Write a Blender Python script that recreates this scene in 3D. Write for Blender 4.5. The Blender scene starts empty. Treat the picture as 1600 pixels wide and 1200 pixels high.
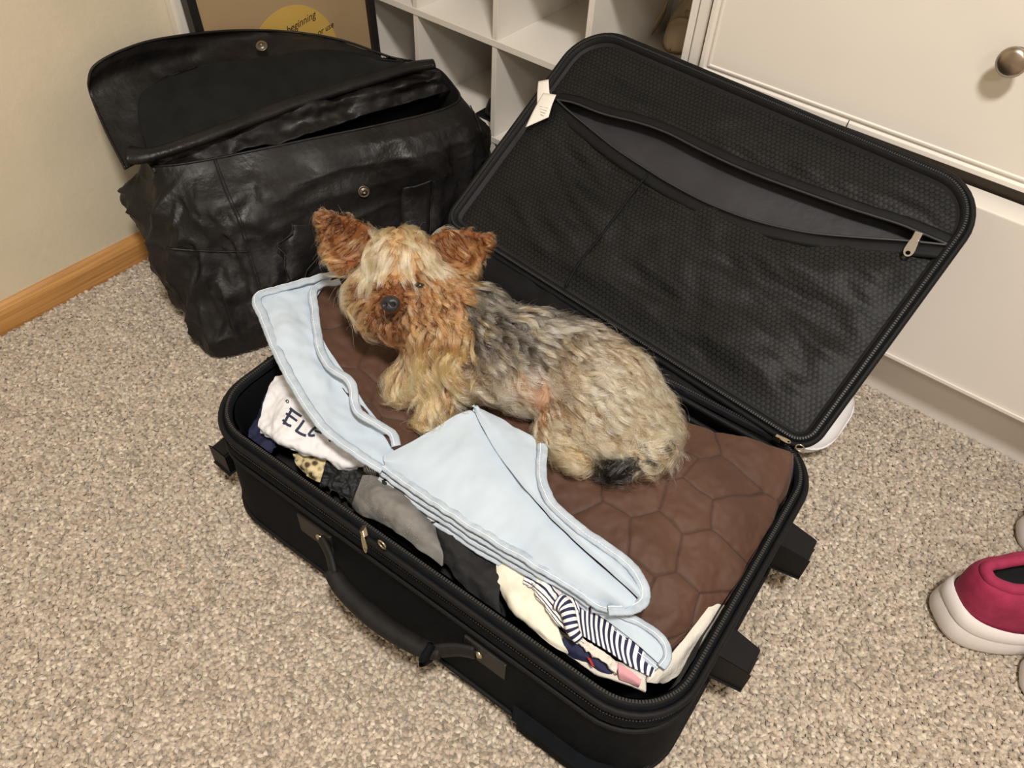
import bpy, bmesh, math, random
import numpy as np
from mathutils import Vector, Matrix, noise
from mathutils.bvhtree import BVHTree
random.seed(7); rng = np.random.default_rng(7)
PI = math.pi
S = bpy.context.scene
C = S.collection

# ------------------------------------------------------------------ camera, light, exposure
FPX = 1207.4
CAM = np.array([0.0, 0.0, 1.0])
RC = np.array([[0.77630458, -0.48599773, 0.40144416],
               [0.62901603, 0.55571287, -0.54361939],
               [0.0411101, 0.67452903, 0.7371028]])
cd = bpy.data.cameras.new('camera'); cam = bpy.data.objects.new('camera', cd); C.objects.link(cam)
cd.sensor_width = 36; cd.lens = FPX / 1600 * 36; cd.clip_start = .02
m4 = Matrix.Identity(4)
for i in range(3):
    for j in range(3): m4[i][j] = RC[i][j]
    m4[i][3] = CAM[i]
cam.matrix_world = m4
S.camera = cam
wd = bpy.data.worlds.new('world'); S.world = wd; wd.use_nodes = True
wd.node_tree.nodes['Background'].inputs[0].default_value = (1, .93, .84, 1)
wd.node_tree.nodes['Background'].inputs[1].default_value = .3
def area(name, loc, size, power, col, aim=None):
    l = bpy.data.lights.new(name, 'AREA'); l.shape = 'DISK'; l.size = size; l.energy = power; l.color = col
    o = bpy.data.objects.new(name, l); C.objects.link(o); o.location = loc
    d = Vector(aim) - Vector(loc) if aim else Vector((0, 0, -1))
    o.rotation_euler = d.to_track_quat('-Z', 'Y').to_euler()
    return o
area('ceiling_light', (.3, -.1, 2.38), .30, 33, (1, .945, .875))
area('added_fill_light', (1.5, -1.3, 2.38), .5, 12, (1, .95, .89))  # added fill lamp that softens the shade in the room
S.view_settings.view_transform = 'Standard'; S.view_settings.look = 'None'
S.view_settings.exposure = .82; S.view_settings.gamma = 1.0; S.view_settings.use_curve_mapping = False

# ------------------------------------------------------------------ geometry helpers
def ray(px, py): return RC @ np.array([(px - 800) / FPX, -(py - 600) / FPX, -1.0])
def U(px, py, z):
    d = ray(px, py); return CAM + d * ((z - CAM[2]) / d[2])
def UX(px, py, x):
    d = ray(px, py); return CAM + d * (x / d[0])
def UY(px, py, y):
    d = ray(px, py); return CAM + d * (y / d[1])
def Wd(px, py, dep): return CAM + ray(px, py) * dep
def proj(P):
    c = (np.asarray(P) - CAM) @ RC
    return np.stack([800 + FPX * c[..., 0] / -c[..., 2], 600 - FPX * c[..., 1] / -c[..., 2]], -1)

def lin(c):
    c = np.array(c, float) / 255
    return tuple(np.where(c <= .04045, c / 12.92, ((c + .055) / 1.055) ** 2.4))

def tag(o, label=None, cat=None, group=None, kind=None):
    if label: o['label'] = label
    if cat: o['category'] = cat
    if group: o['group'] = group
    if kind: o['kind'] = kind
    return o
def empty(name, loc, label, cat, group=None):
    o = bpy.data.objects.new(name, None); C.objects.link(o); o.location = loc
    o.empty_display_size = .02
    return tag(o, label, cat, group)
def link(name, me, mats, parent=None, smooth=True):
    o = bpy.data.objects.new(name, me); C.objects.link(o)
    if not isinstance(mats, (list, tuple)): mats = [mats]
    for m in mats: me.materials.append(m)
    if smooth and len(me.polygons): me.shade_smooth()
    if parent is not None:
        o.parent = parent
        w = Matrix.Translation(parent_world(parent))
        o.matrix_parent_inverse = w.inverted()
    return o
def parent_world(p):
    # meshes are built in world space and keep an identity world transform
    return Vector(p.location) if p.type == 'EMPTY' else Vector((0, 0, 0))
def mesh_np(name, V, F, mats, parent=None, smooth=True, uv=None):
    me = bpy.data.meshes.new(name)
    me.from_pydata([tuple(v) for v in np.asarray(V)], [], [tuple(int(i) for i in f) for f in F])
    me.update()
    if uv is not None:
        ul = me.uv_layers.new(name='UVMap'); li = np.zeros(len(me.loops), int); me.loops.foreach_get('vertex_index', li)
        ul.data.foreach_set('uv', np.asarray(uv)[li].astype(np.float32).ravel())
    return link(name, me, mats, parent, smooth)
def bm_link(name, bm, mats, parent=None, smooth=False, bevel=0):
    if bevel:
        bmesh.ops.bevel(bm, geom=[e for e in bm.edges if e.calc_face_angle(0) > .6], offset=bevel, segments=2, affect='EDGES', profile=.6)
    bmesh.ops.recalc_face_normals(bm, faces=bm.faces)
    me = bpy.data.meshes.new(name); bm.to_mesh(me); bm.free()
    o = link(name, me, mats, parent, smooth)
    if smooth: me.set_sharp_from_angle(angle=.7)
    return o
def box_bm(bm, lo, hi):
    lo = Vector(lo); hi = Vector(hi)
    r = bmesh.ops.create_cube(bm, size=1)
    for v in r['verts']:
        v.co = Vector([(lo[i] + hi[i]) / 2 + v.co[i] * (hi[i] - lo[i]) for i in range(3)])
    return r['verts']
def box(name, lo, hi, mat, parent=None, bevel=.0015):
    bm = bmesh.new(); box_bm(bm, lo, hi)
    return bm_link(name, bm, mat, parent, False, bevel)
def obox(name, cen, ax, ay, az, mat, parent=None, bevel=.001, taper=1.0):
    """oriented box; ax/ay/az are half-extent vectors; taper scales the +az end"""
    bm = bmesh.new(); r = bmesh.ops.create_cube(bm, size=2)
    for v in r['verts']:
        c = v.co.copy(); t = taper if c.z > 0 else 1
        v.co = Vector(np.array(cen) + c.x * t * np.array(ax) + c.y * t * np.array(ay) + c.z * np.array(az))
    return bm_link(name, bm, mat, parent, False, bevel)
def smooth_path(P, n, closed=False):
    P = np.asarray(P, float); m = len(P); out = []
    segs = m if closed else m - 1
    for k in range(n):
        t = k / (n if closed else n - 1) * segs; i = min(int(t), segs - 1); f = t - i
        g = (lambda j: P[j % m]) if closed else (lambda j: P[min(max(j, 0), m - 1)])
        a, b, c, d = g(i - 1), g(i), g(i + 1), g(i + 2)
        out.append(.5 * ((2 * b) + (c - a) * f + (2 * a - 5 * b + 4 * c - d) * f * f + (3 * b - a - 3 * c + d) * f ** 3))
    return np.array(out)
def tube_vf(P, r, ns=8, closed=False, flat=1.0, up=None):
    P = np.asarray(P, float); n = len(P)
    r = np.broadcast_to(np.asarray(r, float), (n,))
    T = (np.roll(P, -1, 0) - np.roll(P, 1, 0)) if closed else np.gradient(P, axis=0)
    T /= np.linalg.norm(T, axis=1)[:, None] + 1e-12
    V = []; u = np.array(up if up is not None else (0, 0, 1.0))
    for i in range(n):
        a = np.cross(T[i], u)
        if np.linalg.norm(a) < 1e-3: a = np.cross(T[i], (1, 0, 0))
        a /= np.linalg.norm(a); b = np.cross(a, T[i])
        for k in range(ns):
            q = 2 * PI * k / ns
            V.append(P[i] + r[i] * (math.cos(q) * a + math.sin(q) * b * flat))
    F = []
    for i in range(n if closed else n - 1):
        j = (i + 1) % n
        for k in range(ns):
            k2 = (k + 1) % ns; F.append((i * ns + k, i * ns + k2, j * ns + k2, j * ns + k))
    if not closed:
        F.append(tuple(range(ns))[::-1]); F.append(tuple((n - 1) * ns + k for k in range(ns)))
    return np.array(V), F
def tube(name, P, r, mat, parent=None, ns=8, closed=False, flat=1.0, up=None, n=None):
    if n: P = smooth_path(P, n, closed)
    V, F = tube_vf(P, r, ns, closed, flat, up)
    return mesh_np(name, V, F, mat, parent)
def catmull_grid(G, nu, nv):
    G = np.asarray(G, float)
    A = np.array([smooth_path(row, nu) for row in G])
    return np.array([smooth_path(A[:, i], nv) for i in range(nu)]).transpose(1, 0, 2)   # nv,nu,3
def grid_faces(nv, nu):
    return [(j * nu + i, j * nu + i + 1, (j + 1) * nu + i + 1, (j + 1) * nu + i) for j in range(nv - 1) for i in range(nu - 1)]
def grid_normals(Q):
    du = np.gradient(Q, axis=1); dv = np.gradient(Q, axis=0)
    N = np.cross(du, dv); N /= np.linalg.norm(N, axis=2)[..., None] + 1e-12
    if N[..., 2].mean() < 0: N = -N
    return N
def fbm(P, s, o=3, seed=0):
    out = np.zeros(len(P)); off = Vector((seed * 7.3, seed * 3.1, seed * 5.7)); P = np.asarray(P) * s
    for i, p in enumerate(P):
        v = Vector(p) + off; a = 1
        for k in range(o): out[i] += a * noise.noise(v); v = v * 2.03; a *= .5
    return out
def sheet(name, G, mat, parent=None, nu=40, nv=40, th=.003, amp=0.0, sc=20, fn=None, seed=0, aniso=None):
    """closed thin cloth from a control grid of world points; fn(Q, N, uu, vv) may move the grid"""
    Q = catmull_grid(G, nu, nv); N = grid_normals(Q)
    if amp:
        q = Q.reshape(-1, 3)
        if aniso is not None: q = q @ np.array(aniso)
        d = fbm(q, sc, 3, seed).reshape(nv, nu)
        Q = Q + N * (amp * d)[..., None]
    if fn:
        uu, vv = np.meshgrid(np.linspace(0, 1, nu), np.linspace(0, 1, nv)); Q = fn(Q, N, uu, vv)
    N = grid_normals(Q)
    return sheet_from_grid(name, Q, N, th, mat, parent)
def sheet_from_grid(name, Q, N, th, mat, parent):
    nv, nu = Q.shape[:2]
    uu, vv = np.meshgrid(np.linspace(0, 1, nu), np.linspace(0, 1, nv))
    top = Q.reshape(-1, 3); bot = (Q - N * th).reshape(-1, 3); n = nu * nv
    F = grid_faces(nv, nu); F2 = [tuple(n + i for i in f[::-1]) for f in F]
    ring = [i for i in range(nu)] + [j * nu + nu - 1 for j in range(1, nv)] + [(nv - 1) * nu + i for i in range(nu - 2, -1, -1)] + [j * nu for j in range(nv - 2, 0, -1)]
    S_ = [(ring[(k + 1) % len(ring)], ring[k], n + ring[k], n + ring[(k + 1) % len(ring)]) for k in range(len(ring))]
    uv = np.stack([uu.ravel(), vv.ravel()], 1); uv = np.vstack([uv, uv])
    return mesh_np(name, np.vstack([top, bot]), F + F2 + S_, mat, parent, True, uv)
def rr(W, D, r, n=10):
    """rounded rectangle, counter-clockwise, centred; points with arc corners and subdivided sides"""
    P = []
    for cx, cy, a0 in ((W / 2 - r, D / 2 - r, 0), (-W / 2 + r, D / 2 - r, PI / 2), (-W / 2 + r, -D / 2 + r, PI), (W / 2 - r, -D / 2 + r, 1.5 * PI)):
        for k in range(n + 1):
            a = a0 + PI / 2 * k / n; P.append((cx + r * math.cos(a), cy + r * math.sin(a)))
    Q = []
    for i in range(len(P)):
        a = np.array(P[i]); b = np.array(P[(i + 1) % len(P)]); Ln = np.linalg.norm(b - a)
        k = max(1, int(Ln / .02))
        for t in range(k): Q.append(a + (b - a) * t / k)
    return np.array(Q)
def rr2(W, D, rt, rb, n=10):
    """like rr, with its own radius for the two corners at -y; same number of points for any size"""
    P = []
    for sx, sy, a0, r in ((1, 1, 0, rt), (-1, 1, PI / 2, rt), (-1, -1, PI, rb), (1, -1, 1.5 * PI, rb)):
        cx, cy = sx * (W / 2 - r), sy * (D / 2 - r)
        for k in range(n + 1):
            a = a0 + PI / 2 * k / n; P.append((cx + r * math.cos(a), cy + r * math.sin(a)))
    Q = []
    for i in range(len(P)):
        p = np.array(P[i]); q = np.array(P[(i + 1) % len(P)]); k = 24 if (i + 1) % (n + 1) == 0 else 1
        for t in range(k): Q.append(p + (q - p) * t / k)
    return np.array(Q)
def loft_vf(rings, cap0=False, cap1=False):
    n = len(rings[0]); V = np.vstack(rings); F = []
    for j in range(len(rings) - 1):
        for i in range(n):
            k = (i + 1) % n; F.append((j * n + i, j * n + k, (j + 1) * n + k, (j + 1) * n + i))
    if cap0: F.append(tuple(range(n))[::-1])
    if cap1: F.append(tuple((len(rings) - 1) * n + i for i in range(n)))
    return V, F

# ------------------------------------------------------------------ materials
def mat(name, col, rough=.6, col2=None, nscale=30, bump=0, bscale=200, metal=0, spec=None, detail=4, ramp=(.35, .65), sheen=0, bdist=.001, coat=0):
    m = bpy.data.materials.new(name); m.use_nodes = True; nt = m.node_tree; b = nt.nodes['Principled BSDF']
    b.inputs['Base Color'].default_value = (*col, 1); b.inputs['Roughness'].default_value = rough; b.inputs['Metallic'].default_value = metal
    if spec is not None: b.inputs['Specular IOR Level'].default_value = spec
    if sheen: b.inputs['Sheen Weight'].default_value = sheen
    if coat: b.inputs['Coat Weight'].default_value = coat
    tc = nt.nodes.new('ShaderNodeTexCoord')
    if col2 is not None:
        n = nt.nodes.new('ShaderNodeTexNoise'); n.inputs['Scale'].default_value = nscale; n.inputs['Detail'].default_value = detail
        r = nt.nodes.new('ShaderNodeValToRGB'); r.color_ramp.elements[0].position = ramp[0]; r.color_ramp.elements[1].position = ramp[1]
        r.color_ramp.elements[0].color = (*col, 1); r.color_ramp.elements[1].color = (*col2, 1)
        nt.links.new(tc.outputs['Object'], n.inputs['Vector']); nt.links.new(n.outputs['Fac'], r.inputs['Fac']); nt.links.new(r.outputs['Color'], b.inputs['Base Color'])
    if bump:
        n = nt.nodes.new('ShaderNodeTexNoise'); n.inputs['Scale'].default_value = bscale; n.inputs['Detail'].default_value = 3
        bp = nt.nodes.new('ShaderNodeBump'); bp.inputs['Strength'].default_value = bump; bp.inputs['Distance'].default_value = bdist
        nt.links.new(tc.outputs['Object'], n.inputs['Vector']); nt.links.new(n.outputs['Fac'], bp.inputs['Height']); nt.links.new(bp.outputs['Normal'], b.inputs['Normal'])
    return m
def nodes(m): return m.node_tree, m.node_tree.nodes['Principled BSDF']

M_wall = mat('wall_paint', lin((214, 203, 181)), .8, lin((206, 196, 174)), 6, .35, 90, bdist=.0015)
M_ceil = mat('ceiling_paint', lin((225, 220, 210)), .9)
M_white = mat('white_laminate', lin((232, 226, 218)), .42, lin((227, 221, 213)), 4)
M_cub = mat('cubby_laminate', lin((232, 227, 219)), .5)
M_trimw = mat('white_trim', lin((232, 226, 216)), .5)
def wood_mat():
    m = mat('oak', lin((190, 140, 82)), .45); nt, b = nodes(m)
    tc = nt.nodes.new('ShaderNodeTexCoord'); mp = nt.nodes.new('ShaderNodeMapping'); mp.inputs['Scale'].default_value = (30, 2.5, 120)
    n = nt.nodes.new('ShaderNodeTexNoise'); n.inputs['Scale'].default_value = 1.6; n.inputs['Detail'].default_value = 6; n.inputs['Distortion'].default_value = .6
    r = nt.nodes.new('ShaderNodeValToRGB'); r.color_ramp.elements[0].position = .3; r.color_ramp.elements[1].position = .7
    r.color_ramp.elements[0].color = (*lin((168, 118, 62)), 1); r.color_ramp.elements[1].color = (*lin((206, 156, 96)), 1)
    for a, c in ((tc.outputs['Object'], mp.inputs['Vector']), (mp.outputs['Vector'], n.inputs['Vector']), (n.outputs['Fac'], r.inputs['Fac']), (r.outputs['Color'], b.inputs['Base Color'])): nt.links.new(a, c)
    return m
M_oak = wood_mat()
M_floor = mat('carpet_backing', lin((156, 142, 126)), .95, lin((178, 164, 146)), 60, .6, 300)
def attr_mat(name, attr, rough=.9, sheen=0, spec=.2):
    m = mat(name, (1, 1, 1), rough, spec=spec, sheen=sheen); nt, b = nodes(m)
    a = nt.nodes.new('ShaderNodeAttribute'); a.attribute_name = attr; nt.links.new(a.outputs['Color'], b.inputs['Base Color']); return m
M_pile = attr_mat('carpet_pile', 'col', .85, .3)
M_fab = mat('black_nylon', (.0036, .0046, .0064), .8, (.0052, .0065, .0088), 60, .5, 900, spec=.09, bdist=.0004)
M_pip = mat('black_piping', (.007, .0072, .008), .62, spec=.18, bump=.3, bscale=600, bdist=.0003)
M_lin = mat('black_lining', (.006, .006, .007), .65, spec=.15, bump=.2, bscale=60)
M_plas = mat('black_plastic', (.006, .0062, .007), .5, spec=.22, bump=.2, bscale=500, bdist=.0003)
M_hand = mat('handle_rubber', (.012, .011, .011), .6, (.008, .0075, .0075), 80, .4, 500, spec=.25, bdist=.0004)
M_patch = mat('handle_patch', (.016, .014, .012), .5, (.009, .008, .0075), 90, .3, 400, spec=.3)
M_zip = mat('zipper_teeth', (.03, .03, .032), .35)
M_brass = mat('aged_brass', lin((186, 176, 152)), .3, metal=1)
M_metal = mat('nickel', lin((215, 210, 205)), .22, metal=1)
M_knob = mat('brushed_nickel', lin((170, 158, 145)), .32, metal=1)
def leather(name, a, b_):
    m = mat(name, a, .4, b_, 9, 0, spec=.3, ramp=(.4, .75), detail=5); nt, b = nodes(m)
    tc = nt.nodes.new('ShaderNodeTexCoord')
    n = nt.nodes.new('ShaderNodeTexNoise'); n.inputs['Scale'].default_value = 14; n.inputs['Detail'].default_value = 4
    mr = nt.nodes.new('ShaderNodeMapRange'); mr.inputs['From Min'].default_value = .35; mr.inputs['From Max'].default_value = .65; mr.inputs['To Min'].default_value = .36; mr.inputs['To Max'].default_value = .66
    nt.links.new(tc.outputs['Object'], n.inputs['Vector']); nt.links.new(n.outputs['Fac'], mr.inputs['Value']); nt.links.new(mr.outputs['Result'], b.inputs['Roughness'])
    n2 = nt.nodes.new('ShaderNodeTexNoise'); n2.inputs['Scale'].default_value = 28; n2.inputs['Detail'].default_value = 7
    bp = nt.nodes.new('ShaderNodeBump'); bp.inputs['Strength'].default_value = .7; bp.inputs['Distance'].default_value = .006
    nt.links.new(tc.outputs['Object'], n2.inputs['Vector']); nt.links.new(n2.outputs['Fac'], bp.inputs['Height']); nt.links.new(bp.outputs['Normal'], b.inputs['Normal'])
    return m
M_lea = leather('black_leather', (.0055, .0052, .0055), (.016, .014, .0145))
M_flin = mat('bag_lining', (.006, .0068, .007), .65, (.009, .010, .0105), 30, .3, 500, spec=.15, bdist=.0004)
M_lgry = mat('grey_nylon_lining', (.022, .022, .027), .45, (.030, .030, .037), 18, .3, 40, bdist=.003)

def hexmesh_mat():
    """black ripstop lining: small hexagon cells as colour grain and fine relief"""
    m = mat('hex_net_lining', (.02, .02, .02), .5, spec=.17); nt, b = nodes(m)
    uv = nt.nodes.new('ShaderNodeUVMap'); uv.uv_map = 'UVMap'
    def vor(feature):
        v = nt.nodes.new('ShaderNodeTexVoronoi'); v.voronoi_dimensions = '2D'; v.feature = feature; v.inputs['Scale'].default_value = 1; v.inputs['Randomness'].default_value = 0
        return v
    # hex lattice: two offset square lattices -> distances
    def mth(op, a, c=None):
        n = nt.nodes.new('ShaderNodeVectorMath'); n.operation = op
        nt.links.new(a, n.inputs[0])
        if c is not None: n.inputs[1].default_value = c
        return n
    s = mth('MULTIPLY', uv.outputs['UV'], (138, 138, 1))
    f1 = mth('DIVIDE', s.outputs[0], (1, 1.732, 1)); fr1 = mth('FRACTION', f1.outputs[0]); c1 = mth('SUBTRACT', fr1.outputs[0], (.5, .5, 0)); k1 = mth('MULTIPLY', c1.outputs[0], (1, 1.732, 0)); l1 = mth('LENGTH', k1.outputs[0])
    f2 = mth('ADD', f1.outputs[0], (.5, .5, 0)); fr2 = mth('FRACTION', f2.outputs[0]); c2 = mth('SUBTRACT', fr2.outputs[0], (.5, .5, 0)); k2 = mth('MULTIPLY', c2.outputs[0], (1, 1.732, 0)); l2 = mth('LENGTH', k2.outputs[0])
    mn = nt.nodes.new('ShaderNodeMath'); mn.operation = 'MINIMUM'; nt.links.new(l1.outputs['Value'], mn.inputs[0]); nt.links.new(l2.outputs['Value'], mn.inputs[1])
    r = nt.nodes.new('ShaderNodeValToRGB'); r.color_ramp.elements[0].position = .36; r.color_ramp.elements[0].color = (.015, .0155, .0155, 1)
    r.color_ramp.elements[1].position = .48; r.color_ramp.elements[1].color = (.0035, .0035, .0035, 1)
    nt.links.new(mn.outputs[0], r.inputs['Fac']); nt.links.new(r.outputs['Color'], b.inputs['Base Color'])
    bp = nt.nodes.new('ShaderNodeBump'); bp.inputs['Strength'].default_value = .6; bp.inputs['Distance'].default_value = .001; bp.invert = True
    nt.links.new(mn.outputs[0], bp.inputs['Height']); nt.links.new(bp.outputs['Normal'], b.inputs['Normal'])
    return m
M_hex = hexmesh_mat()

# ------------------------------------------------------------------ room shell
WX, BY = -1.317, 1.47
def struct(name, lo, hi, m, bevel=0):
    o = box(name, lo, hi, m, None, bevel); o['kind'] = 'structure'; return o
struct('floor', (WX - .1, -2.4, -.05), (2.5, BY + .1, 0), M_floor)
struct('wall_left', (WX - .1, -2.4, 0), (WX, BY + .1, 2.44), M_wall)
struct('wall_back', (WX, BY, 0), (2.5, BY + .1, 2.44), M_wall)
struct('wall_right', (2.5, -2.4, 0), (2.6, BY + .1, 2.44), M_wall)
struct('wall_front', (WX, -2.5, 0), (2.6, -2.4, 2.44), M_wall)
struct('ceiling', (WX - .1, -2.5, 2.44), (2.6, BY + .1, 2.5), M_ceil)
# oak baseboard with an eased top and a small lower step
prof = [(0, 0), (.013, 0), (.013, .040), (.0115, .047), (.008, .053), (.004, .058), (0, .058)]
V = []; 
for y in (-2.4, .70, BY):
    for d, z in prof: V.append((WX + d, y, z))
n = len(prof); F = [(j * n + i, j * n + (i + 1) % n, (j + 1) * n + (i + 1) % n, (j + 1) * n + i) for j in range(2) for i in range(n)]
F += [tuple(range(n)), tuple(2 * n + i for i in range(n))]
o = mesh_np('baseboard_left', V, F, M_oak, None, False); o['kind'] = 'structure'

# ------------------------------------------------------------------ carpet pile (tufts)
def carpet():
    sp = .0046
    xs = np.arange(-1.30, 1.0, sp); ys = np.arange(-.6, 1.15, sp)
    X, Y = np.meshgrid(xs, ys); P = np.stack([X.ravel(), Y.ravel(), np.zeros(X.size)], 1)
    P[:, :2] += rng.uniform(-.5, .5, (len(P), 2)) * sp
    q = proj(P)
    k = (q[:, 0] > -420) & (q[:, 0] < 1900) & (q[:, 1] > -50) & (q[:, 1] < 1600) & (P[:, 0] > WX + .016)
    P = P[k]
    # not where the suitcase and the bag lie
    c = np.array([-.375, .50]); a = math.radians(3); d = P[:, :2] - c
    lx = d[:, 0] * math.cos(a) + d[:, 1] * math.sin(a); ly = -d[:, 0] * math.sin(a) + d[:, 1] * math.cos(a)
    P = P[~((abs(lx) < .32) & (abs(ly) < .20))]
    P = P[~((P[:, 0] < -.87) & (P[:, 0] > -1.16) & (P[:, 1] > .56))]
    n = len(P)
    h = rng.uniform(.0050, .0068, n) + .0008 * np.sin(P[:, 0] * 90 + 3 * np.sin(P[:, 1] * 40)) * np.sin(P[:, 1] * 80); w = rng.uniform(.0036, .0052, n); ang = rng.uniform(0, 2 * PI, n)
    lean = rng.normal(0, .0032, (n, 2))
    T = np.array([0, 2 * PI / 3, 4 * PI / 3])
    ca = np.cos(ang[:, None] + T); sa = np.sin(ang[:, None] + T)
    base = np.stack([P[:, 0:1] + ca * w[:, None] * .8, P[:, 1:2] + sa * w[:, None] * .8, np.full((n, 3), 0.0)], 2)
    mid = np.stack([P[:, 0:1] + lean[:, 0:1] * .6 + ca * w[:, None] * 1.15, P[:, 1:2] + lean[:, 1:2] * .6 + sa * w[:, None] * 1.15, np.repeat(h[:, None] * .65, 3, 1)], 2)
    tip = np.stack([P[:, 0] + lean[:, 0] * 1.3, P[:, 1] + lean[:, 1] * 1.3, h], 1)[:, None]
    V = np.concatenate([base, mid, tip], 1).reshape(-1, 3)
    f = []
    for i in range(3):
        j = (i + 1) % 3; f += [(i, j, 3 + j), (i, 3 + j, 3 + i), (3 + i, 3 + j, 6)]
    f = np.array(f); F = (np.arange(n)[:, None, None] * 7 + f[None]).reshape(-1, 3)
    me = bpy.data.meshes.new('carpet_pile')
    me.vertices.add(len(V)); me.vertices.foreach_set('co', V.astype(np.float32).ravel())
    me.loops.add(F.size); me.loops.foreach_set('vertex_index', F.astype(np.int32).ravel())
    me.polygons.add(len(F)); me.polygons.foreach_set('loop_start', np.arange(0, F.size, 3, dtype=np.int32)); me.polygons.foreach_set('loop_total', np.full(len(F), 3, np.int32))
    me.update(calc_edges=True)
    pal = np.array([lin(c) for c in ((192, 179, 162), (181, 167, 150), (166, 152, 136), (210, 198, 181), (150, 137, 121), (186, 169, 152))])
    idx = rng.choice(6, n, p=[.27, .25, .17, .13, .07, .11])
    col = pal[idx] * rng.uniform(.9, 1.1, (n, 1))
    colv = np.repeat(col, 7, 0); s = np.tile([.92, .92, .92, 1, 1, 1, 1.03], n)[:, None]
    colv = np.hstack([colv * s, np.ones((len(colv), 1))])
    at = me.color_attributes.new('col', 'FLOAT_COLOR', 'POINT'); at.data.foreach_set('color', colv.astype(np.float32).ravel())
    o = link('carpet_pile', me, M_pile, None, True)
    tag(o, 'taupe and cream flecked carpet pile covering the floor', 'carpet', None, 'stuff')
carpet()

# ------------------------------------------------------------------ dresser and cubby organiser
FY = 1.152
DX0, DX1 = -.536, 1.0
dr = empty('dresser', ((DX0 + DX1) / 2, 1.31, 0), 'tall off-white dresser with framed upper drawer and nickel knob', 'dresser')
box('side_panel', (DX0, FY, .0), (DX0 + .019, BY - .005, .86), M_white, dr)
box('side_panel', (DX1 - .019, FY, .0), (DX1, BY - .005, .86), M_white, dr)
box('top_panel', (DX0 - .01, FY - .02, .861), (DX1 + .01, BY - .005, .885), M_white, dr)
box('back_panel', (DX0 + .02, BY - .02, .08), (DX1 - .02, BY - .008, .86), M_white, dr)
box('toe_kick', (DX0 + .02, FY + .001, 0), (DX1 - .02, FY + .02, .122), M_white, dr)
box('face_rail', (DX0 + .02, FY + .002, .385), (DX1 - .02, FY + .02, .436), mat('shadow_gap', lin((70, 62, 54)), .7), dr)  # rail coloured dark to paint the shade in the drawer gap
box('bottom_panel', (DX0 + .02, FY + .021, .123), (DX1 - .02, BY - .021, .139), M_white, dr)
def drawer_front(name, x0, x1, z0, z1, y0, y1, fr=.024):
    """drawer front with a raised bead frame around a flat field"""
    bm = bmesh.new(); box_bm(bm, (x0, y0, z0), (x1, y1, z1))
    f = [f for f in bm.faces if f.normal.y < -.9]
    for th, dp in ((.010, 0), (.003, .0035), (.004, 0), (.003, -.003), (.004, 0), (.002, .002)):
        bmesh.ops.inset_region(bm, faces=f, thickness=th, depth=0)
        for v in {v for ff in f for v in ff.verts}: v.co.y += dp
    return bm_link(name, bm, M_white, dr, False, .0012)
d1 = drawer_front('drawer', -.508, .318, .438, .728, FY - .017, FY)
d2 = drawer_front('drawer', .324, DX1 - .01, .438, .728, FY - .017, FY)
d3 = box('drawer', (-.508, FY - .017, .734), (DX1 - .01, FY, .855), M_white, dr)
bm = bmesh.new(); box_bm(bm, (-.508, FY - .052, .124), (DX1 - .01, FY - .003, .4157))
d4 = bm_link('drawer', bm, M_white, dr, False, .002); d4['label'] = 'wide lower drawer standing slightly open'
bm = bmesh.new(); box_bm(bm, (-.50, FY - .0555, .1245), (DX1 - .02, FY - .0525, .131)); bm_link('bead', bm, M_white, d4, False, .001)
box('drawer_box', (-.48, FY - .0025, .13), (DX1 - .03, FY + .001, .37), mat('drawer_box_board', lin((200, 188, 170)), .6), d4)
def knob(P, par):
    prof = [(0, .0), (.011, .0), (.0095, .003), (.0065, .008), (.0065, .014), (.010, .018), (.0165, .020), (.0185, .0235), (.018, .027), (.013, .0305), (.006, .032), (.0001, .0325)]
    V = []; ns = 28
    for r, h in prof:
        for k in range(ns):
            a = 2 * PI * k / ns; V.append((P[0] + r * math.cos(a), P[1] - h, P[2] + r * math.sin(a)))
    F = [(j * ns + k, j * ns + (k + 1) % ns, (j + 1) * ns + (k + 1) % ns, (j + 1) * ns + k) for j in range(len(prof) - 1) for k in range(ns)]
    mesh_np('knob', V, F, M_knob, par)
kp = UY(1582, 97, FY - .040)
knob((kp[0], FY - .0165, kp[2]), d1)
knob((.64, FY - .0165, kp[2]), d2)
# strand of hair caught on the bead of the drawer
hp = [UY(1327, 188, FY - .0185), UY(1324, 195, FY - .0195), UY(1321, 201, FY - .019)]
o = tube('dark_scratch', hp, .0007, M_plas, d1, 5)

cb = empty('cubby_organizer', (-.93, 1.31, 0), 'white grid shoe organizer with open cubbies beside the dresser', 'shelf')
T = .0125
zs = [0.006, .140, .3435, .553, .762]
for k, z in enumerate(zs):
    box('shelf', (WX + .001, FY, z - T / 2), (DX0 - .002, BY - .03, z + T / 2), M_cub, cb, .0006)
xs_ = [-1.310, -1.1545, -.9435, -.7330, DX0 - .0085]
for i, x in enumerate(xs_):
    for k in range(4):
        box('divider', (x - .0058, FY + .0015, zs[k] + T / 2 + .0001), (x + .0058, BY - .031, zs[k + 1] - T / 2 - .0001), M_cub, cb, .0005)
box('back_board', (WX + .001, BY - .030, 0), (DX0 - .002, BY - .024, .768), M_cub, cb, 0)

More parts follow.
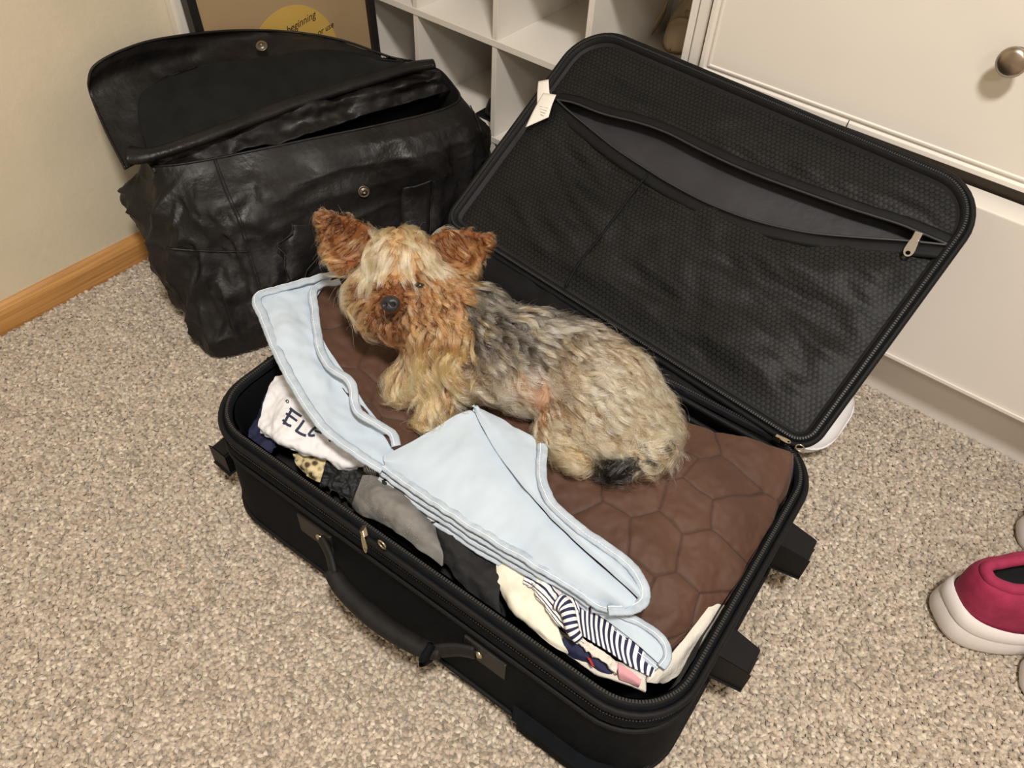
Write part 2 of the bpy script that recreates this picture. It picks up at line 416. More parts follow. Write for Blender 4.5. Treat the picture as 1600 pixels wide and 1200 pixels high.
# ------------------------------------------------------------------ picture frame and white board on the left wall
fr = empty('picture_frame', (-1.26, .93, 0), 'large black framed print with gold disc leaning on left wall behind bag', 'picture')
M_frm = mat('black_frame_wood', (.012, .011, .012), .35)
M_mat = mat('tan_mat_board', lin((170, 146, 112)), .45, lin((160, 136, 104)), 5)
M_gold = mat('gold_disc', lin((202, 168, 88)), .4, lin((196, 160, 82)), 8)
fy0, fy1, fh = .722, 1.138, .62
tl = math.atan(.035 / .62); fa = np.array([-math.sin(tl), 0, math.cos(tl)]); fn_ = np.array([math.cos(tl), 0, math.sin(tl)]); fo = np.array([-1.245, 0, .004])
def FP(y, s, o_=0): return fo + np.array([0, y, 0]) + fa * s + fn_ * o_
def fbar(y0, y1, s0, s1, o0, o1, name, m, par, bevel=.001):
    cen = FP((y0 + y1) / 2, (s0 + s1) / 2, (o0 + o1) / 2)
    return obox(name, cen, np.array([0, (y1 - y0) / 2, 0]), fa * (s1 - s0) / 2, fn_ * (o1 - o0) / 2, m, par, bevel)
bw = .017
fbar(fy0, fy0 + bw, 0, fh, -.012, .008, 'frame_bar', M_frm, fr); fbar(fy1 - bw, fy1, 0, fh, -.012, .008, 'frame_bar', M_frm, fr)
fbar(fy0 + bw, fy1 - bw, 0, bw, -.012, .008, 'frame_bar', M_frm, fr); fbar(fy0 + bw, fy1 - bw, fh - bw, fh, -.012, .008, 'frame_bar', M_frm, fr)
fbar(fy0 + bw, fy1 - bw, bw, fh - bw, -.010, -.002, 'mat_board', M_mat, fr, 0)
def onframe(px, py, off=0):
    d = ray(px, py); p0 = FP(0, 0, off); t = np.dot(p0 - CAM, fn_) / np.dot(d, fn_); return CAM + d * t
t0 = onframe(463, 8); tL = onframe(406, 47); tR = onframe(526, 58)
def circ3(a, b, c):
    ab = b - a; ac = c - a; n_ = np.cross(ab, ac)
    o_ = a + (np.cross(n_, ab) * np.dot(ac, ac) + np.cross(ac, n_) * np.dot(ab, ab)) / (2 * np.dot(n_, n_)); return o_, np.linalg.norm(o_ - a)
cc, cr = circ3(t0, tL, tR)
bm = bmesh.new(); vs = [bm.verts.new(cc + cr * (math.cos(a) * np.array([0, 1, 0]) + math.sin(a) * fa) - fn_ * .0018) for a in np.linspace(0, 2 * PI, 65)[:-1]]
fc = bm.faces.new(vs); g = bmesh.ops.extrude_face_region(bm, geom=[fc]); bmesh.ops.translate(bm, vec=Vector(fn_ * .001), verts=[v for v in g['geom'] if isinstance(v, bmesh.types.BMVert)])
bm_link('gold_disc', bm, M_gold, fr)
M_ink = mat('brown_ink', lin((52, 36, 16)), .7)
def text3d(name, body, o_, ux, uy, size, m, parent, shear=.3, ext=.0002):
    cu = bpy.data.curves.new(name, 'FONT'); cu.body = body; cu.size = size; cu.shear = shear; cu.extrude = ext; cu.align_x = 'LEFT'
    t = bpy.data.objects.new(name + '_tmp', cu); C.objects.link(t)
    dg = bpy.context.evaluated_depsgraph_get(); me = bpy.data.meshes.new_from_object(t.evaluated_get(dg))
    bpy.data.objects.remove(t); bpy.data.curves.remove(cu)
    uz = np.cross(ux, uy)
    for v in me.vertices: v.co = Vector(o_ + ux * v.co.x + uy * v.co.y + uz * (v.co.z))
    me.materials.clear()
    return link(name, me, m, parent, False)
yv = np.array([0, 1., 0])
ra = math.radians(8); ux_ = yv * math.cos(ra) + fa * math.sin(ra); uy_ = -yv * math.sin(ra) + fa * math.cos(ra)
a_ = onframe(449, 54); text3d('lettering', 'beginning', a_ - fn_ * .0005, ux_, uy_, .020, M_ink, fr)
a_ = onframe(497, 57); text3d('lettering', 'or use', a_ - fn_ * .0005, ux_, uy_, .017, M_ink, fr)
wb = box('white_board', (WX + .0005, .712, .002), (WX + .022, 1.13, .80), M_trimw, None, .003)
tag(wb, 'white panel standing on edge between left wall and framed print', 'board')
box('panel_rib', (WX + .0222, .7125, .004), (WX + .0245, .719, .79), M_trimw, wb, .0008)
# ------------------------------------------------------------------ suitcase
TH = math.radians(3.2); SW, SD, SH = .692, .442, .214
bx = np.array([math.cos(TH), math.sin(TH), 0]); by = np.array([-math.sin(TH), math.cos(TH), 0]); bz = np.array([0, 0, 1.])
BC = np.array([-.017, .306, 0]) - SW / 2 * bx + SD / 2 * by
def BP(lx, ly, z): return BC + bx * lx + by * ly + bz * z
def bring(ins, z, r=.078):
    return np.array([BP(x, y, z) for x, y in rr2(SW - 2 * ins, SD - 2 * ins, max(r - ins, .02), max(r - ins, .02))])
sc_ = empty('suitcase', tuple(BP(0, 0, 0)), 'open black soft-sided suitcase on carpet with net-lined lid raised', 'suitcase')
rings = [bring(i, z) for i, z in ((.06, .004), (.010, .004), (-.002, .009), (-.0065, .022), (-.007, .05), (-.005, .09), (-.003, .13), (0, .172), (0, .186), (.002, .200), (.004, SH), (.012, SH + .001), (.014, SH - .004))]
V, F = loft_vf(rings, True)
d = fbm(V, 6, 2, 3); N_ = V - BP(0, 0, .1); N_[:, 2] = 0; N_ /= np.linalg.norm(N_, axis=1)[:, None] + 1e-9
V = V + N_ * (d * .0035 * np.clip((.19 - V[:, 2]) / .1, 0, 1))[:, None]
mesh_np('outer_shell', V, F, M_fab, sc_)
V, F = loft_vf([bring(.0145, SH - .004), bring(.020, SH - .03), bring(.021, .05), bring(.03, .022), bring(.06, .020)], False, True)
d = fbm(V, 9, 3, 5); N_ = V - BP(0, 0, .1); N_[:, 2] = 0; N_ /= np.linalg.norm(N_, axis=1)[:, None] + 1e-9
mesh_np('lining', V - N_ * (np.abs(d) * .006)[:, None], F, M_lin, sc_)
tube('piping', bring(-.001, SH - .006), .0042, M_pip, sc_, 8, True)
tube('piping', bring(-.002, .166), .0034, M_pip, sc_, 8, True)
tube('piping', bring(-.008, .034), .0032, M_pip, sc_, 8, True)
# zipper: band, groove and teeth
def zip_teeth(name, P, outv, w, h, par, step=.0034, side=1):
    P = np.asarray(P); d = np.linalg.norm(np.roll(P, -1, 0) - P, axis=1); c = np.concatenate([[0], np.cumsum(d)]); L = c[-1]
    V = []; F = []; Pc = np.vstack([P, P[:1]])
    for k, s in enumerate(np.arange(0, L, step)):
        i = min(np.searchsorted(c, s, 'right') - 1, len(P) - 1); f = (s - c[i]) / (d[i] + 1e-9)
        p = Pc[i] * (1 - f) + Pc[i + 1] * f; t = Pc[i + 1] - Pc[i]; t /= np.linalg.norm(t); n_ = np.cross(t, outv)
        b = len(V)
        for sx in (-1, 1):
            for sy in (-1, 1):
                for sz in (-1, 1): V.append(p + t * sx * step * .3 + n_ * sy * w + outv * sz * h)
        F += [(b + i0, b + i1, b + i2, b + i3) for i0, i1, i2, i3 in ((0, 1, 3, 2), (4, 6, 7, 5), (0, 4, 5, 1), (2, 3, 7, 6), (0, 2, 6, 4), (1, 5, 7, 3))]
    o = mesh_np(name, V, F, M_zip, par, False); o['kind'] = 'stuff'; return o
V, F = loft_vf([bring(.0045, SH - .003), bring(.0065, SH + .0035), bring(.0105, SH + .0035), bring(.0125, SH - .002)])
mesh_np('zipper_band', V, F, M_pip, sc_)
zip_teeth('zipper_teeth', bring(.0085, SH + .0042), bz, .0017, .0011, sc_)
V, F = loft_vf([bring(-.0005, .178), bring(-.004, .180), bring(-.004, .189), bring(-.0005, .191)])
mesh_np('expansion_flap', V, F, M_fab, sc_)
zip_teeth('expansion_zipper_teeth', bring(-.0012, .1955), bz, .0012, .0011, sc_)
def PF(px, py, off=0):
    """point of the ray on the front face of the case, off metres in front"""
    d = ray(px, py); p0 = BP(0, -SD / 2 - off, 0); t = np.dot(p0 - CAM, -by) / np.dot(d, -by); return CAM + d * t
def PR(px, py, off=0):
    d = ray(px, py); p0 = BP(SW / 2 + off, 0, 0); t = np.dot(p0 - CAM, bx) / np.dot(d, bx); return CAM + d * t
# front handle: two patches with rivets, straps, padded grip
rvL, rvR = PF(503, 851, .005), PF(748, 1012, .005)
zl = float((rvL[2] + rvR[2]) / 2); hx = float(np.dot((rvL + rvR) / 2 - BC, bx)); hw = float(np.dot(rvR - rvL, bx)) / 2
BP0 = BP
def BPh(lx, ly, z): return BP0(hx + lx * hw / .155, ly, z)
for lx, s in ((-.165, -1), (.165, 1)):
    pa = obox('handle_patch', BPh(lx, -SD / 2 - .003, zl), bx * .030, bz * .020, -by * .0022, M_patch, sc_, .0012)
    c = BPh(lx - s * .010, -SD / 2 - .0055, zl)
    V = []; ns = 16
    for r_, h in ((.0062, 0), (.0060, .0014), (.004, .0026), (.0001, .0030)):
        for k in range(ns):
            a = 2 * PI * k / ns; V.append(c + bx * r_ * math.cos(a) + bz * r_ * math.sin(a) - by * h)
    mesh_np('rivet', V, [(j * ns + k, j * ns + (k + 1) % ns, (j + 1) * ns + (k + 1) % ns, (j + 1) * ns + k) for j in range(3) for k in range(ns)], M_brass, pa)
hpth = [BPh(-.150, -SD / 2 - .006, zl), BPh(-.125, -SD / 2 - .014, zl - .004), BPh(-.100, -SD / 2 - .028, zl - .012)]
tube('handle_strap', hpth, .0125, M_hand, sc_, 8, n=10, flat=.45, up=tuple(by))
hpth = [BPh(.150, -SD / 2 - .006, zl), BPh(.125, -SD / 2 - .014, zl - .004), BPh(.100, -SD / 2 - .028, zl - .012)]
tube('handle_strap', hpth, .0125, M_hand, sc_, 8, n=10, flat=.45, up=tuple(by))
gp = smooth_path([BPh(-.108, -SD / 2 - .026, zl - .010), BPh(-.07, -SD / 2 - .034, zl - .017), BPh(0, -SD / 2 - .038, zl - .020), BPh(.07, -SD / 2 - .034, zl - .017), BPh(.108, -SD / 2 - .026, zl - .010)], 26)
gr = .0135 * np.clip(np.sin(np.linspace(.25, PI - .25, 26)) ** .25, .4, 1)
V, F = tube_vf(gp, gr, 12, False, .75); grip = mesh_np('handle_grip', V, F, M_hand, sc_)
tube('grip_ridge', gp[2:-2] + (-by * .0102 + bz * .002), .0016, M_hand, grip, 6)
tube('grip_ridge', gp[2:-2] + (-by * .0095 - bz * .0045), .0016, M_hand, grip, 6)
tube('grip_loop', [gp[22] + by * .002 + bz * .012, gp[22] - by * .013, gp[22] - bz * .014], .005, M_fab, sc_, 8, n=10, flat=2.2, up=tuple(bz))
# zipper pulls on the front rim
def pull(P, ax, ay, az, m, par, s=1.0, name='zipper_pull'):
    """slider body with a hanging keyhole tab; ax across, ay along the tab, az outwards"""
    P = np.array(P); sl = obox(name, P, ax * .0045 * s, ay * .0055 * s, az * .0030 * s, m, par, .001, .75)
    bm = bmesh.new(); out = []; inn = []
    for k in range(24):
        a = 2 * PI * k / 24; w = .0042 + .0018 * max(0, -math.sin(a)); l = .010
        out.append((w * math.cos(a), l * math.sin(a) * (1 if math.sin(a) > 0 else 1.05)))
        inn.append((.0021 * math.cos(a), -.0068 + .0021 * math.sin(a)))
    base = P - ay * .011 * s + az * .0022 * s
    def mk(pts, dz): return [bm.verts.new(base + ax * x * s + ay * y * s + az * dz * s) for x, y in pts]
    o0, o1, i0, i1 = mk(out, 0), mk(out, .0014), mk(inn, 0), mk(inn, .0014)
    for k in range(24):
        j = (k + 1) % 24
        bm.faces.new((o0[k], o0[j], o1[j], o1[k])); bm.faces.new((i0[j], i0[k], i1[k], i1[j]))
        bm.faces.new((o1[k], o1[j], i1[j], i1[k])); bm.faces.new((o0[j], o0[k], i0[k], i0[j]))
    bm_link('pull_tab', bm, m, sl, True); return sl
p = PF(568, 832, .006); a1 = (bx * .6 + -bz * .6 - by * .4); a1 /= np.linalg.norm(a1)
ay_ = np.cross(a1, by); ay_ /= np.linalg.norm(ay_)
pull(p, ay_, -a1, -by, M_brass, sc_, 1.0)
p = PF(597, 851, .004); tube('pull_ring', [p + np.array([math.cos(a) * .006, 0, math.sin(a) * .006]) for a in np.linspace(0, 2 * PI, 14)[:-1]], .0012, M_brass, sc_, 6, True)
# feet on the right side, moulded wedges
for (px, py) in ((1240, 857), (1150, 1028)):
    p = U(px, py, .115); ly = float(np.dot(p - BC, by))
    cen = BP(SW / 2 + .019, ly, .110)
    ft = obox('skid_foot', cen, by * .024, bz * .026, bx * .024, M_plas, sc_, .003, .80)
    obox('foot_rib', cen + bx * .0245 + bz * .004, by * .014, bz * .003, bx * .0012, M_plas, ft, .0006)
# rubber tab on the left, bottom guard and caster on the front right
obox('side_tab', BP(-SW / 2 - .014, -.19, .085), by * .018, bz * .020, -bx * .016, M_plas, sc_, .003, .9)
gd = obox('corner_guard', BP(.250, -SD / 2 - .0085, .036), bx * .066, bz * .026, -by * .007, M_fab, sc_, .006, .9)
def wheel(cen, axis, r, w, par):
    axis = axis / np.linalg.norm(axis); e1 = np.cross(axis, bz); e1 /= np.linalg.norm(e1); e2 = np.cross(axis, e1); V = []; ns = 24
    pr = [(.0001, -w), (r * .35, -w), (r * .4, -w * .7), (r * .8, -w * .7), (r * .85, -w), (r, -w * .8), (r, w * .8), (r * .85, w), (r * .8, w * .7), (r * .4, w * .7), (r * .35, w), (.0001, w)]
    for q, h in pr:
        for k in range(ns):
            a = 2 * PI * k / ns; V.append(cen + e1 * q * math.cos(a) + e2 * q * math.sin(a) + axis * h)
    return mesh_np('wheel', V, [(j * ns + k, j * ns + (k + 1) % ns, (j + 1) * ns + (k + 1) % ns, (j + 1) * ns + k) for j in range(len(pr) - 1) for k in range(ns)], M_plas, par)
wheel(BP(SW / 2 - .012, -SD / 2 + .03, .024), bx, .024, .010, sc_)
wheel(BP(SW / 2 - .012, SD / 2 - .05, .024), bx, .024, .010, sc_)

# ---- lid
LT = -.0781; LW, LD, LPH = .6815, .4141, .599
lx_ = np.array([math.cos(LT), math.sin(LT), 0]); ly0 = np.array([-math.sin(LT), math.cos(LT), 0])
lv = ly0 * math.cos(LPH) + bz * math.sin(LPH); ln_ = np.cross(lx_, lv)
LC = np.array([-.0616, .7286, .2247]) - lx_ * LW / 2 + lv * LD / 2
def LP(x, y, n_): return LC + lx_ * x + lv * y + ln_ * n_
def lring(ins, n_, r=.072): return np.array([LP(x, y, n_) for x, y in rr2(LW - 2 * ins, LD - 2 * ins, max(r - ins, .02), max(.030 - ins, .006))])
def LQ(px, py, n_=0):
    d = ray(px, py); t = np.dot(LP(0, 0, n_) - CAM, ln_) / np.dot(d, ln_); p = CAM + d * t - LC
    return np.array([np.dot(p, lx_), np.dot(p, lv)])
rings = [lring(i, n_) for i, n_ in ((.010, -.0015), (.001, -.001), (-.002, -.008), (-.002, -.022), (.001, -.030), (.012, -.036), (.06, -.038))]
V, F = loft_vf(rings, False, True)
lid = mesh_np('lid', V, F, M_fab, sc_); lid['label'] = 'raised lid with hexagon net lining'
tube('lid_piping', lring(-.001, -.0035), .0042, M_pip, lid, 8, True)
V, F = loft_vf([lring(.003, -.001), lring(.005, .003), lring(.010, .003), lring(.0135, -.004)])
mesh_np('lid_zipper_band', V, F, M_pip, lid)
zip_teeth('lid_zipper_teeth', lring(.0060, .0035), ln_, .0015, .001, lid)
V, F = loft_vf([lring(.0135, -.004), lring(.020, -.014), lring(.024, -.024), lring(.05, -.027)], False, True)
mesh_np('lid_lining', V, F, M_lgry, lid)
# net panels with a gaping zip opening; boundary curves in lid coordinates
up_px = [(872, 160), (900, 165), (945, 182), (1000, 196), (1045, 212), (1100, 240), (1170, 272), (1250, 302), (1330, 330), (1400, 352), (1435, 366), (1480, 385)]
dn_px = [(872, 162), (892, 180), (925, 207), (960, 235), (1000, 262), (1050, 293), (1110, 324), (1180, 350), (1260, 368), (1340, 376), (1410, 381), (1478, 388)]
upc = smooth_path([LQ(*p, -.010) for p in up_px], 80); dnc = smooth_path([LQ(*p, -.010) for p in dn_px], 80)
ihw = LW / 2 - .0125; ihh = LD / 2 - .0125; cr_ = .060
def inside_y(x, top):
    c_r = cr_ if top else .018
    ax_ = abs(x) - (ihw - c_r)
    e = ihh if ax_ <= 0 else ihh - c_r + math.sqrt(max(c_r ** 2 - min(ax_, c_r) ** 2, 0))
    return e if top else -e
def net(name, top, nu=150, nv=90):
    cur = upc if top else dnc
    xs = np.linspace(-ihw + .0002, ihw - .0002, nu)
    o_ = np.argsort(cur[:, 0]); yc = np.interp(xs, cur[o_, 0], cur[o_, 1])
    V = np.zeros((nv, nu, 3)); uv = np.zeros((nv, nu, 2))
    for i, x in enumerate(xs):
        ye = inside_y(x, top); y0 = yc[i]
        if top: y0 = min(y0, ye - .001)
        else: y0 = max(min(y0, inside_y(x, True) - .002), ye + .001)
        for j in range(nv):
            t = j / (nv - 1); y = y0 + (ye - y0) * t
            uv[j, i] = (x, y)
            # distance to the panel border, for pinning
            de = min(ihw - abs(x), abs(ye - y)); pin = min(1, de / .05); pin = pin * pin * (3 - 2 * pin)
            e = min(1, abs(y - y0) / .03) if top else min(1, abs(y - y0) / .04)
            w = noise.noise(Vector((x * 5 + 3, y * 16, 1.7))) * .012 + noise.noise(Vector((x * 8 + y * 6, y * 30, 4.2))) * .0065 + noise.noise(Vector((x * 30 + y * 24, y * 60, 9))) * .0026
            # radiating pulls near the left
            w += .004 * math.sin((x * .55 + y) * 120 + 3 * noise.noise(Vector((x * 8, y * 8, 0)))) * math.exp(-((x + .17) / .10) ** 2 - ((y + .05) / .10) ** 2) if not top else 0
            sag = -.002 if top else -.004
            V[j, i] = LP(x, y, -.007 + sag * (1 - pin) + (w + .004) * pin * (.35 + .65 * e))
    N_ = np.broadcast_to(ln_, V.shape)
    F = grid_faces(nv, nu)
    if top is False: F = [f[::-1] for f in F]
    return mesh_np(name, V.reshape(-1, 3), F, M_hex, lid, True, uv.reshape(-1, 2))
net('net_panel', False); net('net_panel', True)
def tape(name, cur, off, w, m=M_pip, n_=-.003, th=.0014, par=None):
    c = cur.copy(); t = np.gradient(c, axis=0); t /= np.linalg.norm(t, axis=1)[:, None]; nn = np.stack([-t[:, 1], t[:, 0]], 1)
    a = c + nn * (off - w / 2); b = c + nn * (off + w / 2); mid = (a + b) / 2
    lift = fbm(np.c_[c, np.zeros(len(c))], 9, 2, 4) * .003
    Q = np.array([[LP(*q, n_ + lift[i]) for i, q in enumerate(r_)] for r_ in (a, a * .7 + b * .3, mid, a * .3 + b * .7, b)])
    Q[1:4] += ln_ * .001
    return sheet_from_grid(name, Q, grid_normals(Q) * np.sign(np.sum(grid_normals(Q) * ln_, -1))[..., None], th, m, par or lid)
tape('zip_tape', upc, .007, .015); tape('zip_tape', dnc, -.009, .019)
tube('zip_cord', [LP(q[0], q[1] - .001, -.0015) for q in upc], .0018, M_zip, lid, 6)
tube('zip_cord', [LP(q[0], q[1] + .001, -.0015) for q in dnc], .0018, M_zip, lid, 6)
# vertical seam of the net, and seam under the tapes
sm = [LQ(*p, -.004) for p in ((1013, 275), (985, 310), (945, 365), (905, 415), (885, 450))]
tube('net_seam', [LP(*q, .0015) for q in sm], .0022, M_lin, lid, 6, n=30, flat=.5)
p = LQ(1432, 372, .004); pa = LQ(1417, 400, .004); dd = pa - p; dd /= np.linalg.norm(dd); ayl = -(lx_ * dd[0] + lv * dd[1]); axl = np.cross(ayl, ln_)
pull(LP(*p, .006), axl, ayl, ln_, M_metal, lid, 1.45)
# white care tags at the left edge
M_tag = mat('tag_white', lin((238, 234, 226)), .6)
def card(name, pts, m, par, th=.0006):
    P = [np.array(p) for p in pts]; n_ = np.cross(P[1] - P[0], P[3] - P[0]); n_ /= np.linalg.norm(n_)
    if np.dot(n_, CAM - P[0]) < 0: n_ = -n_
    G = np.array([[P[0], (P[0] + P[1]) / 2, P[1]], [(P[0] + P[3]) / 2 + n_ * .002, (P[0] + P[1] + P[2] + P[3]) / 4 + n_ * .0035, (P[1] + P[2]) / 2 + n_ * .002], [P[3], (P[2] + P[3]) / 2, P[2]]])
    return sheet(name, G, m, par, 8, 8, th)
def LW3(px, py, n_): return LP(*LQ(px, py, n_), n_)
card('care_tag', [LW3(841, 127, .004), LW3(857, 124, .006), LW3(861, 163, .005), LW3(839, 166, .003)], M_tag, lid)
ct = card('care_tag', [LW3(849, 145, .009), LW3(869, 148, .011), LW3(857, 183, .010), LW3(821, 199, .008)], M_tag, lid)
M_gink = mat('grey_ink', lin((120, 116, 112)), .7)
for k in range(4):
    a_ = LW3(843 + k * .5, 166 + k * 4.2, .0125); b_ = LW3(856 - k * 2.0, 169 + k * 4.0, .0128)
    tube('print_line', [a_, (a_ + b_) / 2, b_], .0003, M_gink, ct, 4)
# fabric hinge and folds between base and lid
hb = [BP(x, SD / 2 - .012, SH) for x in np.linspace(-SW / 2 + .03, SW / 2 - .03, 7)]; hl = [LP(x, -LD / 2 + .008, -.004) for x in np.linspace(-LW / 2 + .03, LW / 2 - .03, 7)]
G = [hb, [(a * .5 + b * .5) - bz * .010 for a, b in zip(hb, hl)], hl]
sheet('hinge_strip', G, M_lin, sc_, 60, 16, .0015, .004, 30)
for k, (o1, z1) in enumerate(((.018, .004), (.034, -.004))):
    tube('hinge_piping', [p_ - by * o1 + bz * z1 + bz * .004 * math.sin(i * 1.9 + k) for i, p_ in enumerate(hb)], .0042, M_pip, sc_, 6, n=40)
pp = U(1215, 684, .228); pull(pp, by, -bx, bz, M_brass, sc_, .8)
pp = U(1250, 700, .232); tube('pull_ring', [pp + np.array([math.cos(a) * .0055, math.sin(a) * .0055, 0]) for a in np.linspace(0, 2 * PI, 14)[:-1]], .0011, M_brass, sc_, 6, True)

# ------------------------------------------------------------------ black leather bag
bg = empty('leather_bag', (-1.03, .76, 0), 'black leather satchel with flap thrown open, slumped against left wall', 'bag')
def G3(rows): return np.array([[U(*p) for p in r_] for r_ in rows])
def UWl(px, py, z):
    p = U(px, py, z); lim = -1.246
    if p[0] < lim: p = UX(px, py, lim)
    return p
def G3w(rows): return np.array([[UWl(*p) for p in r_] for r_ in rows])
lev = [  # z, FL, FR, BR, BL
    (.012, (-.948, .402), (-.815, 1.000), (-1.06, 1.075), (-1.215, .535)),
    (.05, (-.945, .405), (-.800, 1.010), (-1.08, 1.09), (-1.245, .525)),
    (.12, (-.975, .425), (-.800, 1.015), (-1.09, 1.095), (-1.275, .515)),
    (.19, (-1.015, .452), (-.805, 1.015), (-1.09, 1.10), (-1.270, .492)),
    (.225, (-1.03, .462), (-.805, 1.01), (-1.075, 1.10), (-1.235, .490)),
    (.26, (-1.055, .478), (-.810, 1.00), (-1.06, 1.095), (-1.200, .500)),
    (.285, (-1.085, .492), (-.830, .995), (-1.05, 1.09), (-1.185, .510)),
    (.30, (-1.095, .500), (-.870, 1.000), (-1.045, 1.085), (-1.175, .515))]
def bag_ring(z, c, n=240, ins=0):
    c = [np.array(k, float) for k in c]; out = []
    for k in range(n):
        a = 2 * PI * k / n + PI; e = .42
        u = math.copysign(abs(math.cos(a)) ** e, math.cos(a)) * (1 - ins); w = math.copysign(abs(math.sin(a)) ** e, math.sin(a)) * (1 - ins)
        s, t = (w + 1) / 2, (1 - u) / 2      # s: along width FL->FR, t: front->back
        s = (w + 1) / 2; t = (1 - u) / 2
        p = (c[0] * (1 - s) + c[1] * s) * (1 - t) + (c[3] * (1 - s) + c[2] * s) * t
        out.append((p[0], p[1], z))
    return np.array(out)
zz = np.array([l[0] for l in lev]); cc_ = np.array([[l[1], l[2], l[3], l[4]] for l in lev])
rings = []
for z in np.linspace(.012, .30, 110):
    c = [[np.interp(z, zz, cc_[:, k, j]) for j in range(2)] for k in range(4)]
    rings.append(bag_ring(z, c))
V, F = loft_vf(rings, True)
cx0 = np.array([-1.03, .78, 0]); N_ = V - cx0; N_[:, 2] = 0; N_ /= np.linalg.norm(N_, axis=1)[:, None] + 1e-9
d1_ = fbm(V * [1, 1, 1.0], 5, 2, 1) * .014 + fbm(V * [1, 1, .45], 18, 3, 2) * .013
rid = np.array([1 - abs(noise.noise(Vector((p[0] * 18, p[1] * 13, p[2] * 7 + 2)))) * 2.2 for p in V]); rid2 = np.array([1 - abs(noise.noise(Vector((p[0] * 34 + p[2] * 12, p[1] * 30, p[2] * 16 + 7)))) * 2.6 for p in V]); rid = np.clip(rid, 0, 1) ** 2 * .013 + np.clip(rid2, 0, 1) ** 3 * .005
pin = np.clip((.300 - V[:, 2]) / .05, .08, 1) * np.clip(V[:, 2] / .04, 0, 1)
V = V + N_ * ((d1_ + rid) * pin)[:, None]
V[:, 0] = np.maximum(V[:, 0], WX + .016)
body = mesh_np('bag_body', V, F, M_lea, bg)
bag_bvh = BVHTree.FromPolygons([Vector(v) for v in V], F)
n_ = 240; r60 = V[-n_:]
# inner lining of the mouth
inn = [r60 * [1, 1, 1]]
for z, ins in ((.296, .03), (.24, .08), (.16, .14)):
    c = [[np.interp(z, zz, cc_[:, k, j]) for j in range(2)] for k in range(4)]
    inn.append(bag_ring(z, c, 240, ins))
Vi, Fi = loft_vf(inn, False, True); mesh_np('inner_lining', Vi, Fi, M_flin, bg)
tube('mouth_piping', r60 + np.array([0, 0, .0005]), .0022, M_lea, bg, 6, True)
def on_bag(px, py, off=.001):
    d = ray(px, py); h = bag_bvh.ray_cast(Vector(CAM), Vector(d).normalized())
    if h[0] is None: return U(px, py, .2), np.array([.7, -.5, .5])
    n0 = np.array(h[1]); 
    if np.dot(n0, d) > 0: n0 = -n0
    return np.array(h[0]) + n0 * off, n0
def bag_line(name, pts, r, m, n=30, off=.001):
    P = smooth_path([(*p, 0) for p in pts], n)[:, :2]
    return tube(name, [on_bag(x, y, off)[0] for x, y in P], r, m, bg, 6)
bag_line('seam', [(334, 250), (352, 300), (372, 345), (388, 400), (404, 455), (414, 520)], .0013, M_lea)
bag_line('seam', [(338, 250), (357, 300), (377, 345), (393, 400), (409, 455), (419, 520)], .0009, M_lea)
bag_line('seam', [(735, 165), (748, 195), (756, 225), (765, 262)], .0013, M_lea)
bag_line('pocket_seam', [(262, 388), (300, 391), (345, 393), (388, 393)], .0022, M_lea)
# back panel of the mouth, crumpled leather rising behind the opening
sheet('back_panel', G3([
    [(240, 270, .292), (330, 247, .294), (460, 215, .294), (585, 176, .293), (705, 141, .292)],
    [(236, 262, .298), (330, 232, .303), (450, 196, .305), (560, 166, .306), (690, 130, .306)],
    [(225, 250, .310), (325, 212, .318), (445, 172, .325), (555, 148, .325), (690, 118, .320)],
    [(218, 240, .305), (320, 202, .312), (440, 160, .318), (550, 136, .318), (680, 108, .315)]]), M_lea, bg, 90, 24, .004, .010, 22, seed=5)
# folded roll at the flap hinge
rp = smooth_path([U(203, 243, .322), U(240, 240, .322), U(330, 210, .325), (U(450, 165, .328)), U(560, 130, .330), U(640, 106, .330), U(678, 100, .330)], 60)
V, F = tube_vf(rp, np.r_[np.linspace(.020, .015, 12), np.full(36, .0145), np.linspace(.0145, .013, 12)], 14, False, .62)
mesh_np('flap_roll', V, F, M_lea, bg)
tube('roll_piping', rp + np.array([.006, -.012, .004]), .0016, M_lea, bg, 6)
# opened flap lying back onto the wall and the frame
flap_rows = [
    [(196, 264, .300), (262, 232, .305), (330, 212, .31), (420, 182, .315), (500, 158, .315), (590, 128, .315), (672, 104, .315)],
    [(166, 205, .335), (220, 180, .338), (290, 160, .34), (400, 130, .34), (490, 112, .338), (580, 102, .332), (655, 98, .325)],
    [(143, 150, .362), (190, 120, .362), (260, 105, .36), (380, 85, .358), (470, 78, .352), (560, 88, .342), (630, 96, .330)],
    [(141, 122, .370), (180, 93, .372), (250, 76, .370), (370, 62, .366), (460, 60, .360), (545, 75, .346), (606, 92, .335)],
    [(150, 102, .373), (195, 78, .376), (255, 61, .374), (360, 49, .368), (455, 51, .360), (530, 63, .350), (592, 84, .337)]]
flap = sheet('flap', G3w(flap_rows), M_lea, bg, 100, 60, .004, .005, 12, seed=8)
edge = [UWl(*p) for p in ((196, 264, .302), (166, 205, .337), (143, 150, .364), (139, 125, .372), (150, 101, .375), (195, 77, .378), (255, 60, .376), (360, 48, .370), (455, 50, .362), (530, 62, .352), (592, 83, .339), (630, 97, .331))]
tube('flap_piping', edge, .0023, M_lea, bg, 6, n=80)
lin_rows = [
    [(232, 235, .327), (330, 205, .327), (430, 172, .327), (530, 140, .325), (650, 105, .322)],
    [(218, 190, .345), (310, 150, .352), (420, 122, .350), (520, 108, .344), (630, 99, .333)],
    [(222, 150, .363), (300, 115, .366), (420, 97, .362), (510, 86, .356), (600, 96, .342)],
    [(250, 128, .369), (310, 106, .369), (415, 90, .365), (500, 79, .358), (580, 90, .346)]]
